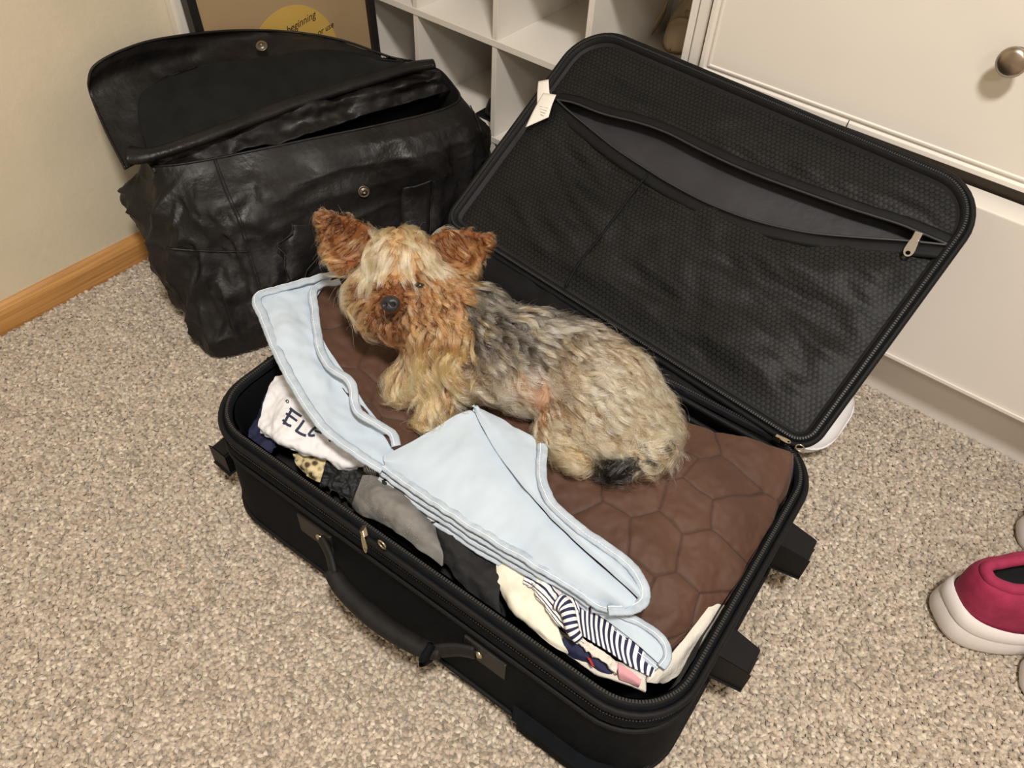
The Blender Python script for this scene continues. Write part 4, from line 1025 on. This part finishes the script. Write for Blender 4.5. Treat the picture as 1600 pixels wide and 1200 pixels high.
# ------------------------------------------------------------------ sneakers
M_pnk = mat('magenta_knit', lin((158, 40, 80)), .85, lin((142, 32, 68)), 60, .5, 500, bdist=.0008)
M_pk2 = mat('dark_magenta_collar', lin((128, 22, 54)), .85, bump=.6, bscale=300, bdist=.001)
M_sol = mat('white_foam_sole', lin((222, 216, 214)), .55, bump=.15, bscale=60)
M_out = mat('grey_outsole', lin((96, 88, 84)), .7)
M_ins = mat('black_insole', (.010, .010, .011), .9)
def sneaker_outline(n=72, w0=.047, w1=.055, L=.275, grow=0):
    """plan outline, heel at x=0, toe at x=L"""
    P = []
    for k in range(n):
        a = 2 * PI * k / n; x = L / 2 - math.cos(a) * L / 2; s = math.sin(a)
        t = x / L; w = w0 + (w1 - w0) * (t ** 1.2); w *= 1 - .16 * math.exp(-((t - .42) / .14) ** 2)
        y = math.copysign(abs(s) ** .62, s) * w
        P.append(((x - L / 2) * (1 + grow / L * 2) + L / 2, y * (1 + grow / w0)))
    return np.array(P)
def make_sneaker(loc, rot, label, group, mirror=1, cu=M_pnk, scale=1.0):
    root = empty('sneaker', tuple(loc), label, 'shoe', group)
    ca, sa = math.cos(rot), math.sin(rot)
    def X(p): x, y, z = p[0] * scale, p[1] * mirror * scale, p[2] * scale; return (loc[0] + ca * x - sa * y, loc[1] + sa * x + ca * y, loc[2] + z)
    def ringz(zf, g=0, **k): return [X((x, y, zf(x))) for x, y in sneaker_outline(grow=g, **k)]
    toe = lambda x: .014 * max(0, (x - .2) / .075) ** 2 + .004 * max(0, (.03 - x) / .03) ** 2
    V, F = loft_vf([ringz(lambda x: toe(x), -.008), ringz(lambda x: toe(x), -.002), ringz(lambda x: toe(x) + .004, -.0005)], True, True); mesh_np('outsole', V, F, M_out, root)
    th = lambda x: .040 - .016 * min(1, x / .22)
    V, F = loft_vf([ringz(lambda x: toe(x) + .0042, .001), ringz(lambda x: toe(x) + .010, .0035), ringz(lambda x: toe(x) + th(x) * .55, .003), ringz(lambda x: toe(x) + th(x) * .85, .0), ringz(lambda x: toe(x) + th(x), -.0035), ringz(lambda x: toe(x) + th(x), -.009)], True, True)
    ms = mesh_np('midsole', V, F, M_sol, root)
    V, F = loft_vf([ringz(lambda x: toe(x) + th(x) - .006, .0015), ringz(lambda x: toe(x) + th(x) - .001, .002), ringz(lambda x: toe(x) + th(x) + .007 + .006 * max(0, 1 - x / .05), -.001), ringz(lambda x: toe(x) + th(x) + .008 + .006 * max(0, 1 - x / .05), -.004)])
    mesh_np('foxing', V, F, M_sol, root)
    # upper: rings narrowing to the collar
    def up(t, x, y):
        zb = toe(x) + th(x); top = .098 if x < .07 else .098 - .042 * min(1, (x - .07) / .15) ** 1.1
        if x > .21: top = .056 - .026 * ((x - .21) / .065)
        if x < .03: top += .008 * (1 - x / .03)
        z = zb + (top - zb) * math.sin(t * PI / 2) ** .9
        xin = (x - .085) * (1 - .06 * t ** 3) + .085
        yin = y * (1 - .10 * t - .42 * t ** 4)
        if x < .04: xin = xin - .004 * math.sin(t * PI) 
        return X((xin, yin * .96, z))
    rings = []
    for t in np.linspace(0, 1, 12):
        rings.append([up(t, x, y) for x, y in sneaker_outline(grow=-.005)])
    V, F = loft_vf(rings)
    V = np.array(V); V += np.stack([fbm(V, 30, 2, 1), fbm(V, 30, 2, 2), fbm(V, 30, 2, 3)], 1) * .0012
    mesh_np('upper', V, F, cu, root)
    last = np.array(rings[-1]); n_ = len(last); outl = sneaker_outline(grow=-.005)
    # vamp: closes the top from mid-foot to the toe
    idx = [i for i in range(n_) if outl[i][0] > .118]
    half = [i for i in idx if outl[i][1] >= 0]; other = [n_ - i for i in half]
    rows = [[last[a_] * (1 - t) + last[b_ % n_] * t + np.array([0, 0, .012 * math.sin(PI * t)]) for t in np.linspace(0, 1, 7)] for a_, b_ in zip(half, other)]
    Q = np.array(rows); mesh_np('vamp', Q.reshape(-1, 3), grid_faces(Q.shape[0], 7), cu, root)
    # padded collar
    cl = [i for i in range(n_) if outl[i][0] <= .125]; k0 = [i for i in cl if i > n_ // 2] + [i for i in cl if i <= n_ // 2]
    tube('collar', [last[i] for i in k0], .0058 * scale, cu if cu is M_pnk else M_sol, root, 8, n=50)
    V, F = loft_vf([[last[i] for i in range(n_)], [last[i] * [1, 1, 0] + np.array([0, 0, loc[2] + .045]) for i in range(n_)]], False, True); 
    mesh_np('inner_lining', V, F, M_ins, root)
    # pull tab at the heel and heel seam, laces, tongue
    obox('heel_pull_tab', X((.010, 0, .083)), np.array([ca, sa, 0]) * .004, np.array([-sa, ca, 0]) * .011, np.array([0, 0, .011]), M_pk2, root, .002)
    for k in range(4):
        x = .135 + k * .022; z = .079 - k * .007
        tube('lace', [X((x, -.024, z)), X((x + .006, 0, z + .008)), X((x, .024, z))], .003, M_sol, root, 6, n=10, flat=.5)
    tube('tongue', [X((.112, 0, .092)), X((.13, 0, .083)), X((.16, 0, .075))], .022, cu, root, 10, n=10, flat=.25)
    return root
r0 = math.radians(18)
make_sneaker(tuple(U(1456, 972, 0)), math.radians(44), 'magenta knit sneaker with white sole, heel facing the suitcase', None, 1, M_pnk, 1.28)
make_sneaker(tuple(U(1584, 838, 0)), math.radians(20), 'magenta sneaker farther back, nearer the dresser', None, -1)
make_sneaker(tuple(U(1588, 1058, 0)), math.radians(12), 'grey-white sneaker at the lower right edge of the frame', None, 1, mat('grey_knit', lin((176, 170, 174)), .85, bump=.4, bscale=400))

# ------------------------------------------------------------------ shoes in the cubbies
M_nud = mat('nude_suede', lin((232, 211, 180)), .7, lin((224, 202, 170)), 30)
def pump(o_, fwd, up_, L, label, wd=.036):
    """pointed court shoe: sole, upper, insole, heel"""
    fwd = np.array(fwd, float); fwd /= np.linalg.norm(fwd); sd = np.cross(up_, fwd); sd /= np.linalg.norm(sd); up_ = np.cross(fwd, sd)
    root = empty('court_shoe', tuple(o_), label, 'shoe')
    def X(x, y, z): return np.array(o_) + fwd * x + sd * y + up_ * z
    n_ = 40; rings = []
    hz = lambda x: .055 * (1 - min(1, x / (L * .62))) ** 1.4
    prof = lambda x: wd * (math.sin(min(1, max(0, (x / L))) ** .62 * PI) ** .55 * .9 + .04)
    st = np.linspace(.004, L, 26)
    up_r = []
    for x in st:
        w = prof(x); t = x / L; top = .045 * (1 - t) ** .3 if t < .35 else .040 * (1 - ((t - .35) / .65) ** 2.2) ** .5 + .004
        a0 = (.0 if t > .55 else .95)    # opening: upper only on the sides behind the vamp
        row = []
        for k in range(17):
            a = -a_lim + 2 * a_lim * k / 16 if (a_lim := (PI * .5 if t > .55 else PI * .5)) else 0
            row.append(X(x, w * math.sin(a), hz(x) + .004 + top * max(0, math.cos(a)) ** .8 * (1 if t > .5 else (.55 if abs(math.sin(a)) < .9 else 1))))
        up_r.append(row)
    Q = np.array(up_r); sheet_from_grid('upper', Q, grid_normals(Q), .002, M_nud, root)
    V = [X(x, s * prof(x), hz(x) + z) for z in (.004, 0) for x, s in [(x, 1) for x in st] + [(x, -1) for x in st[::-1]]]
    V, F = loft_vf([V[:len(V) // 2], V[len(V) // 2:]], True, True); mesh_np('sole', V, F, mat('tan_sole', lin((170, 140, 104)), .6), root)
    V, F = tube_vf([X(.022, 0, .055), X(.020, 0, .03), X(.018, 0, .0)], [.018, .009, .006], 12); mesh_np('heel', V, F, M_nud, root)
    return root
s1 = U(1052, 84, .352); s2 = U(990, 74, .352)
pump((s1[0] - .008, 1.435, .3515), (.0, -1, 0.0), (0, 0, 1), 1.435 - s1[1], 'nude court shoe with toe facing out of upper cubby beside dresser', .046)
pump((s2[0] - .018, 1.43, .3515), (-.06, -1, 0), (0, 0, 1), 1.42 - s2[1], 'second nude court shoe behind its mate in the upper cubby', .026)
# dark ankle boot in the lower cubby behind the bag
bt = empty('ankle_boot', (-1.0, 1.28, .147), 'black boot standing in lower cubby above the bag corner', 'boot')
V, F = tube_vf(smooth_path([(-1.0, 1.33, .150), (-.998, 1.33, .20), (-.99, 1.33, .26), (-.99, 1.335, .322)], 16), np.r_[np.full(6, .040), np.linspace(.038, .046, 10)], 18, False, 1); V += fbm(V, 18, 3, 2)[:, None] * .006; mesh_np('shaft', V, F, M_lea, bt)
V, F = tube_vf(smooth_path([(-1.0, 1.35, .178), (-.998, 1.29, .172), (-.992, 1.23, .166), (-.99, 1.20, .160)], 16), np.r_[np.full(10, .027), np.linspace(.026, .012, 6)], 14, False, .9); mesh_np('foot', V, F, M_lea, bt)
box('sole', (-1.028, 1.195, .1468), (-.962, 1.37, .152), M_plas, bt, .002)
# ------------------------------------------------------------------ the dog
RT, UPc, TW = RC[:, 0], RC[:, 1], RC[:, 2]      # right, up and towards the viewer, as modelling directions for the pose
def dep(P): return float(-((np.asarray(P) - CAM) @ RC)[2])
dog = empty('dog', tuple(U(850, 640, .235)), 'small tan and silver-grey long-haired terrier lying on the blanket, facing the viewer', 'dog')
hd = dep(U(630, 425, .362))
BALLS = []      # centre, radius, region
def chain(pts, reg, step=.3):
    for (a, ra_), (b, rb) in zip(pts[:-1], pts[1:]):
        a = np.array(a); b = np.array(b); n = max(2, int(np.linalg.norm(b - a) / (min(ra_, rb) * step)) + 1)
        for k in range(n):
            t = k / (n - 1); BALLS.append((a * (1 - t) + b * t, ra_ * (1 - t) + rb * t, reg))
chain([(U(718, 555, .290), .050), (U(765, 548, .295), .057), (U(830, 560, .299), .061), (U(895, 583, .295), .063), (U(945, 616, .287), .063), (U(980, 655, .273), .053)], 'torso')
chain([(U(735, 505, .315), .050), (U(700, 500, .330), .050), (U(660, 465, .345), .048)], 'neck')
chain([(U(700, 520, .320), .050), (U(690, 560, .285), .044), (U(680, 585, .270), .036)], 'chest')
chain([(Wd(630, 425, hd), .050), (Wd(628, 412, hd - .012), .045)], 'head')
chain([(Wd(626, 445, hd - .02), .036), (Wd(614, 466, hd - .040), .024), (Wd(611, 473, hd - .056), .0155)], 'head')
chain([(Wd(582, 462, hd - .004), .033), (Wd(590, 490, hd - .012), .026)], 'head')
chain([(Wd(672, 468, hd - .002), .038), (Wd(650, 500, hd - .012), .030), (Wd(615, 505, hd - .022), .022)], 'head')
# fore legs, hind leg, tail
chain([(U(705, 590, .270), .030), (U(690, 622, .258), .020), (U(680, 645, .250), .0145), (U(672, 655, .249), .013)], 'leg')
chain([(U(665, 575, .268), .028), (U(635, 598, .257), .018), (U(628, 612, .254), .013)], 'leg')
chain([(U(930, 640, .272), .050), (U(890, 655, .264), .036), (U(872, 672, .256), .026)], 'thigh')
chain([(U(872, 672, .252), .020), (U(885, 702, .248), .015), (U(905, 724, .247), .012)], 'foot')
chain([(U(975, 668, .262), .045), (U(975, 695, .252), .026)], 'thigh')
chain([(U(1036, 664, .285), .014), (U(1034, 695, .280), .011), (U(1004, 718, .270), .010), (U(955, 736, .256), .008)], 'tail')
EAR = []
def ear(base, tip, w, dz_tip, name):
    """cupped leaf-shaped ear built of a dense sheet of small balls"""
    B_ = Wd(*base, hd + .004); T_ = Wd(*tip, hd + dz_tip); ax_ = T_ - B_; Ln = np.linalg.norm(ax_); ax_ /= Ln
    sd = np.cross(TW, ax_); sd /= np.linalg.norm(sd); nn = np.cross(ax_, sd)
    if nn @ TW < 0: nn = -nn
    for s in np.linspace(0, 1, 16):
        ww = w * (math.sin(min(1, s * .9 + .28) * PI * .82 + .25) ** .7 if s < 1 else .2); ww = w * max(.06, (1 - ((s - .22) / .80) ** 2)) ** 1.05
        for t in np.linspace(-1, 1, 13):
            P = B_ + ax_ * Ln * s + sd * ww * t + nn * (.016 * t * t - .010 * math.sin(PI * s))
            BALLS.append((P, .0048, name))
    EAR.append((name, B_, T_, sd, nn))
ear((566, 404), (508, 342), .031, .006, 'earl')
ear((692, 410), (762, 378), .031, .012, 'earr')
# one continuous skin: voxel remesh of the overlapping volumes
bm = bmesh.new()
for c, r, g in BALLS:
    res = bmesh.ops.create_icosphere(bm, subdivisions=2 if r > .01 else 1, radius=r)
    bmesh.ops.translate(bm, vec=Vector(c), verts=res['verts'])
me = bpy.data.meshes.new('dog_tmp'); bm.to_mesh(me); bm.free()
tmp = bpy.data.objects.new('dog_tmp', me); C.objects.link(tmp)
md = tmp.modifiers.new('r', 'REMESH'); md.mode = 'VOXEL'; md.voxel_size = .0030
md2 = tmp.modifiers.new('s', 'SMOOTH'); md2.iterations = 6; md2.factor = .5
dg = bpy.context.evaluated_depsgraph_get(); bme = bpy.data.meshes.new_from_object(tmp.evaluated_get(dg))
bpy.data.objects.remove(tmp)
BV = np.zeros(len(bme.vertices) * 3); bme.vertices.foreach_get('co', BV); BV = BV.reshape(-1, 3)
bme.calc_loop_triangles() if hasattr(bme, 'calc_loop_triangles') else None
TRI = np.zeros(len(bme.loop_triangles) * 3, int); bme.loop_triangles.foreach_get('vertices', TRI); TRI = TRI.reshape(-1, 3)
bvh = BVHTree.FromPolygons([Vector(v) for v in BV], [tuple(int(i) for i in t) for t in TRI])
BCn = np.array([b[0] for b in BALLS]); BR_ = np.array([b[1] for b in BALLS]); BG = [b[2] for b in BALLS]
def region(P):
    d = np.linalg.norm(P[:, None] - BCn[None], axis=2) - BR_; return [BG[i] for i in d.argmin(1)]
def mixc(a, b, t): return np.array(a) * (1 - t) + np.array(b) * t
def sstep(a, b, x): t = min(1, max(0, (x - a) / (b - a))); return t * t * (3 - 2 * t)
c_ = {k: np.array(lin(v)) for k, v in dict(cream=(240, 200, 150), tan=(208, 146, 94), ginger=(166, 104, 60), rust=(120, 76, 46), dark=(48, 32, 22), gold=(236, 176, 122), silver=(190, 183, 172), grey=(66, 62, 58), char=(28, 26, 25), sand=(232, 200, 158), pink=(204, 164, 138), tail=(26, 22, 20)).items()}
def bald(q): return math.exp(-(((q[0] - 834) / 42) ** 2 + ((q[1] - 600) / 40) ** 2))
# skin colour
reg = region(BV); q = proj(BV); colv = np.ones((len(BV), 4))
for i in range(len(BV)):
    g = reg[i]; bb = bald(q[i])
    if g in ('torso',): c0 = mixc(c_['grey'], c_['sand'], sstep(760, 980, q[i][0] * .6 + q[i][1] * .6)) * .7
    elif g in ('thigh', 'foot'): c0 = c_['sand'] * .8
    elif g.startswith('ear'): c0 = c_['rust']
    elif g == 'tail': c0 = c_['tail']
    elif g == 'head' and q[i][1] < 438: c0 = c_['cream'] * .5
    else: c0 = c_['rust'] * .8
    colv[i, :3] = mixc(c0, c_['pink'], min(1, bb * 1.6))
at = bme.color_attributes.new('col', 'FLOAT_COLOR', 'POINT'); at.data.foreach_set('color', colv.astype(np.float32).ravel())
bme.materials.clear(); body_o = link('body', bme, attr_mat('dog_skin', 'col', .8), dog)
# nose, eyes, mouth
M_nose = mat('nose_leather', (.010, .009, .010), .45, (.02, .018, .02), 200, .5, 500, bdist=.0005)
NP = Wd(610, 475, hd - .0745)
bm = bmesh.new(); bmesh.ops.create_icosphere(bm, subdivisions=4, radius=.0105)
n1 = (TW * .93 - UPc * .10 - RT * .12); n1 /= np.linalg.norm(n1); r1 = np.cross(UPc, n1); r1 /= np.linalg.norm(r1); u1 = np.cross(n1, r1)
for v in bm.verts:
    x, y, z = v.co; x *= 1.12 * (1 + .10 * (y / .0105)); y *= .95; z *= .72
    for s in (-1, 1):
        d2 = ((x - s * .0048) / .0026) ** 2 + ((y + .0008) / .0023) ** 2
        if v.co.z > 0: z -= .0052 * math.exp(-d2)
    if v.co.z > 0: z -= .0014 * math.exp(-(x / .0009) ** 2) * (1 if y < .002 else 0)
    v.co = Vector(NP + r1 * x + u1 * y + n1 * z)
bm_link('nose', bm, M_nose, dog, True)
M_eye = mat('dark_eye', (.008, .006, .005), .08, coat=1)
for (px, py, s) in ((585, 443, 1), (655, 446, 1)):
    d = Vector(ray(px, py)).normalized(); h = bvh.ray_cast(Vector(CAM), d); P = np.array(h[0]) - np.array(d) * (.0048 if px > 620 else .0040)
    bm = bmesh.new(); bmesh.ops.create_uvsphere(bm, u_segments=20, v_segments=14, radius=.0068)
    for v in bm.verts: x, y, z = v.co; v.co = Vector(P + RT * x * 1.0 + UPc * y * .52 + TW * z * .55)
    bm_link('eye', bm, M_eye, dog, True)
# mouth line under the nose
mp = []
for (px, py) in ((596, 497), (604, 494), (612, 491), (622, 495), (634, 499), (648, 502), (662, 506)):
    d = Vector(ray(px, py)).normalized(); h = bvh.ray_cast(Vector(CAM), d)
    if h[0] is not None: mp.append(np.array(h[0]) - np.array(d) * .001)
tube('mouth', mp, .0016, mat('lip', (.02, .012, .010), .5), dog, 6, n=24)

# ---- fur: locks of fine strands grown from the skin
A = BV[TRI]; ar = np.linalg.norm(np.cross(A[:, 1] - A[:, 0], A[:, 2] - A[:, 0]), axis=1) / 2
TRN = np.cross(A[:, 1] - A[:, 0], A[:, 2] - A[:, 0]); TRN /= np.linalg.norm(TRN, axis=1)[:, None] + 1e-12
if (TRN * (A.mean(1) - BCn[np.linalg.norm(A.mean(1)[:, None] - BCn[None], axis=2).argmin(1)])).sum(1).mean() < 0: TRN = -TRN
def samp(n):
    i = rng.choice(len(ar), n, p=ar / ar.sum()); u, v = rng.random((2, n)); k = u + v > 1; u[k] = 1 - u[k]; v[k] = 1 - v[k]
    a = A[i]; return a[:, 0] + (a[:, 1] - a[:, 0]) * u[:, None] + (a[:, 2] - a[:, 0]) * v[:, None], TRN[i]
AX0, AX1 = U(715, 530, .30), U(985, 655, .27); AXD = (AX1 - AX0) / np.linalg.norm(AX1 - AX0)
DN = np.array([0, 0, -1.])
NG = 3000; NU = 6500; NPT = 20
GP, GN = samp(NG + NU); GR = region(GP); GQ = proj(GP)
nrm = lambda v: v / (np.linalg.norm(v) + 1e-9)
def style(g, p, n, q):
    """flow direction, length, lift, gravity, curl amplitude, curl turns, colour, clump radius, density"""
    qx, qy = q; rn = rng.random(); dn2 = noise.noise(Vector(p * 30)); dn3 = noise.noise(Vector(p * 70 + 9))
    if g == 'head':
        dx, dy = qx - 612, qy - 472; rr_ = math.hypot(dx, dy)
        if qy < 436 and rr_ > 30:
            s = 1 if qx > 622 + 6 * dn2 else -1; k = min(1, abs(qx - 622) / 70)
            f = RT * max(-1, min(1, (qx - 621) / 26)) * (.35 + .9 * k) - UPc * (.75 if qy > 392 else .15) + TW * (.5 if qy < 410 else .25)
            L = .034; col = mixc(c_['cream'], c_['tan'], max(0, .25 + dn2 * .6 + .35 * sstep(40, 85, abs(qx - 622))))
            if abs(qx - 620) < 18: f = -UPc * .7 + TW * .5 + RT * s * .3; L = .026
            if abs(qx - 620) < 22 and qy > 418: L = .014; col = mixc(c_['tan'], c_['ginger'], .4)
            if qy < 378: f = f + UPc * .9; L = .026
            return f, L * 1.35, .24, .18, .0025, .8, col, .0040, 1
        f = RT * dx + UPc * -dy; f = nrm(f) + -UPc * .38
        t = sstep(14, 75, rr_); L = .010 + .026 * t
        col = mixc(c_['ginger'], c_['tan'], sstep(25, 75, rr_) * .85 + .25 * dn2)
        if abs(dx) < 40 and dy > 14: col = mixc(col, c_['rust'], .55)
        if abs(dx) < 14 and dy < 0: L = .008; col = c_['ginger']
        if rr_ < 17: L = .004
        if dy > 24 and abs(dx) < 44: L *= .62; col = mixc(col, c_['rust'], .4)  # chin hair darkened to paint in the shadow below it
        if 17 < dy < 30 and -18 < dx < 50: col = c_['rust'] * .45; L = .008  # dark lip hair that also paints the shadow at the mouth
        de = min(math.hypot(qx - 584, qy - 444), math.hypot(qx - 655, qy - 447))  # hair close to the eyes is darkened, painting their shaded pits
        if de < 8.5: return f, .003, .05, .1, 0, .5, c_['rust'] * .5, .002, .3
        if de < 12: L = .006; col = c_['rust'] * .7
        elif de < 20: col = mixc(col, c_['rust'], .55); L = .010
        if dx < -35: col = mixc(col, c_['cream'], .35 * (1 - sstep(480, 520, qy)))
        return f, L * 1.35, .14 + .12 * t, .20, .0034 * t, .9, col, .0038, 1
    if g in ('earl', 'earr'):
        e = EAR[0] if g == 'earl' else EAR[1]; ax_ = nrm(e[2] - e[1]); s_ = (p - e[1]) @ ax_ / np.linalg.norm(e[2] - e[1]); side = (p - e[1]) @ e[3]
        low = side * (e[3] @ -UPc)
        f = (-RT * .8 - UPc * .55 if g == 'earl' else RT * .55 - UPc * .85) + ax_ * (.9 if s_ > .8 else .15)
        L = .024 + (.016 if low > .008 else 0)
        if (n @ TW) < 0: L = .012
        col = mixc(c_['ginger'], c_['rust'], .5 + dn2) if dn3 < .25 else c_['tan']
        if s_ > .75 and abs(side) > .010: col = mixc(col, c_['dark'], .45)
        if g == 'earl' and s_ > .55: col = mixc(col, c_['rust'], .5)
        if low > .012: col = mixc(col, c_['tan'], .6)
        return f, L, .22, .28, .0018, .8, col, .0028, 1
    if g == 'neck':
        if qx > 725: g = 'torso'
        else: return RT * .3 - UPc * .9, .040, .35, .4, .006, 1.4, mixc(c_['tan'], c_['ginger'], .5 + .5 * dn2), .0042, 1
    if g == 'chest':
        return -UPc * 1.0 + RT * .35 * dn3 * 2 + TW * .1 - RT * (.35 if qx < 690 else -.1), .072, .22, .20, .0078, 1.8, mixc(c_['gold'], c_['tan'], .45 + dn2 * .9 + (.25 if qy < 540 else 0)), .0042, 1
    if g == 'leg':
        return -UPc * .9 + RT * (.5 * dn3 - .15), .054, .24, .26, .0066, 1.6, mixc(c_['gold'], c_['ginger'], .25 + dn2 + .5 * sstep(630, 660, qy)), .0036, 1
    if g == 'tail':
        return RT * -.8 - UPc * .45, .056, .15, .3, .004, 1.2, mixc(c_['tail'], c_['tan'], .35 if dn2 > .22 else 0), .0036, 1
    if g in ('thigh', 'foot', 'torso'):
        lam = (p - AX0) @ AXD / np.linalg.norm(AX1 - AX0)
        f = AXD * (.55 + .3 * dn2) + -UPc * .65 + RT * .5 * dn3
        # dorsal / front darker, belly and rear lighter
        top = (p - (AX0 + AXD * ((p - AX0) @ AXD))) @ nrm(UPc + TW * .2)        # up on the flank, metres
        lowpx = sstep(-.05, .055, -top)
        base = mixc(c_['grey'], c_['silver'], sstep(-.1, .6, .20 + dn2 * 1.3 + dn3 * .9))
        back = mixc(base, c_['sand'], sstep(.30, 1.0, lam) * .75)
        low = mixc(c_['sand'], c_['gold'], sstep(.55, 1.05, lam + .3 * lowpx) * .8)
        if lam < .2: low = mixc(low, c_['gold'], .7)
        col = mixc(back, low, lowpx * .85)
        if lam < .22 and top > -.02: col = mixc(col, c_['grey'], .75)
        if dn3 < -.28: col = mixc(col, c_['char'], .5 * (1 - lowpx))
        if dn3 > .22: col = mixc(col, c_['cream'], .55)
        if g == 'foot': return -UPc * .7 + RT * .5, .022, .3, .35, .005, 1.4, mixc(c_['gold'], c_['tan'], .4 + dn2), .0034, 1
        b_ = bald(q); L = .040 * (1 - .72 * b_)
        return f, L * 1.7, .24 * (1 - b_), .16, .0090 * (1 - b_ * .7), 1.7, col, .0046 if g == 'torso' or g == 'thigh' else .0036, 1 - .97 * min(1, b_ * 1.6)
    return DN, .02, .2, .2, .002, 1, c_['tan'], .004, 1
PTS = []; COL = []; RAD = []
tt = np.linspace(0, 1, NPT)
for i in range(NG + NU):
    under = i >= NG
    p, n, g, q = GP[i], GN[i], GR[i], GQ[i]
    if p[2] < .242 and n[2] < -.5: continue
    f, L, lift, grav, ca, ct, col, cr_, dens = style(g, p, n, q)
    if rng.random() > dens: continue
    hl = g in ('head', 'earl', 'earr')
    if under: L *= .42; ca *= .4; lift *= .5; col = np.array(col) * (.72 if hl else .42)  # undercoat colour darkened to paint shade in the gaps between locks
    f = np.array(f, float); f = f - n * (f @ n); f = nrm(f) + rng.normal(0, .04 if hl else .07, 3) + (.20 if hl else .75) * np.array([noise.noise(Vector(p * 26)), noise.noise(Vector(p * 26 + 31.0)), noise.noise(Vector(p * 26 + 57.0))])
    L = L * rng.uniform(.75, 1.2); pos = p.copy(); G = [pos.copy()]
    for k in range(1, NPT):
        t = k / NPT; d = nrm(f + n * lift * (1.3 - 1.6 * t) + DN * grav * (t * 1.6)); pos = pos + d * L / (NPT - 1)
        hit = bvh.find_nearest(Vector(pos), .02)
        if hit[0] is not None:
            s = (Vector(pos) - hit[0]).dot(hit[1]); mn = .0018 + .0035 * math.sin(PI * t)
            nn_ = np.array(hit[1])
            if s < mn: pos = pos + nn_ * (mn - s)
            f = f - nn_ * (f @ nn_) * .7
        if pos[2] < .2455: pos[2] = .2455
        G.append(pos.copy())
    G = np.array(G); ph = rng.uniform(-.45, .45) + 6 * noise.noise(Vector(p * 17)); T_ = nrm(G[-1] - G[0]); e1 = nrm(np.cross(T_, n)); e2 = np.cross(T_, e1)
    w = ca * rng.uniform(.8, 1.2) * tt ** .8; om = ct * 2 * PI * rng.uniform(.92, 1.08)
    G = G + e1 * (np.sin(ph + om * tt) - math.sin(ph))[:, None] * w[:, None] + e2 * (np.cos(ph + om * tt) * .55)[:, None] * w[:, None]
    lockv = max(.4, rng.normal(1, .14 if hl else .26))
    m = 34 if g not in ('tail', 'earl', 'earr') else 16
    if under: m = 8
    for _ in range(m):
        a = rng.uniform(0, 2 * PI); rad = cr_ * math.sqrt(rng.random()); o1 = nrm(np.cross(n, (0.3, .5, .8))); o2 = np.cross(n, o1)
        off = (o1 * math.cos(a) + o2 * math.sin(a)) * rad; off_t = off[None] * (1 - (.55 if hl else .68) * tt[:, None] ** .5)
        j = rng.normal(0, .0005, 3)[None] * (tt[:, None] * (.6 + 1.6 * tt[:, None])); s_l = rng.uniform(.70, 1.05)
        if rng.random() < .06: j = j * 5
        S_ = G[0] + (G - G[0]) * s_l + off_t + j
        S_[0] -= n * .002
        S_[:, 2] = np.maximum(S_[:, 2], .2445)
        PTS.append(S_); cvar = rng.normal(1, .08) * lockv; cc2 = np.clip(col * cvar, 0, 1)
        grad = (.20 + .95 * np.minimum(1, tt * 1.7))[:, None]; COL.append(np.hstack([np.clip(cc2[None] * grad, 0, 1), np.ones((NPT, 1))]))  # roots painted darker as shadow between the locks
        RAD.append((.00019 if hl else .00024) * (1 - .75 * tt ** 2))
# eyebrow-free stray strands keep the outline soft
PTS = np.array(PTS); COL = np.array(COL); RAD = np.array(RAD)
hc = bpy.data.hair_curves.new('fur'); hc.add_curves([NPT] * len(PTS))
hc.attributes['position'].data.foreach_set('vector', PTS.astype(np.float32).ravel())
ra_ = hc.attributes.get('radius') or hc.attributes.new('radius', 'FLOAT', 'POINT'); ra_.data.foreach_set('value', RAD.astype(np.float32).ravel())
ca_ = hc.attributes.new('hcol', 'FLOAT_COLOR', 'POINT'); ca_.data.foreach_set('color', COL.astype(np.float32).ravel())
M_fur = bpy.data.materials.new('dog_fur'); M_fur.use_nodes = True; nt = M_fur.node_tree; nt.nodes.clear()
out = nt.nodes.new('ShaderNodeOutputMaterial'); hb_ = nt.nodes.new('ShaderNodeBsdfHairPrincipled'); at = nt.nodes.new('ShaderNodeAttribute'); at.attribute_name = 'hcol'
hb_.parametrization = 'COLOR'; hb_.inputs['Roughness'].default_value = .20; hb_.inputs['Radial Roughness'].default_value = .40
nt.links.new(at.outputs['Color'], hb_.inputs['Color']); nt.links.new(hb_.outputs[0], out.inputs['Surface'])
hc.materials.append(M_fur)
fo_ = bpy.data.objects.new('fur', hc); C.objects.link(fo_); fo_.parent = dog; fo_.matrix_parent_inverse = Matrix.Translation(dog.location).inverted()
fo_['kind'] = 'stuff'; fo_['label'] = 'wavy silky coat, tan face and legs, silver-grey back'
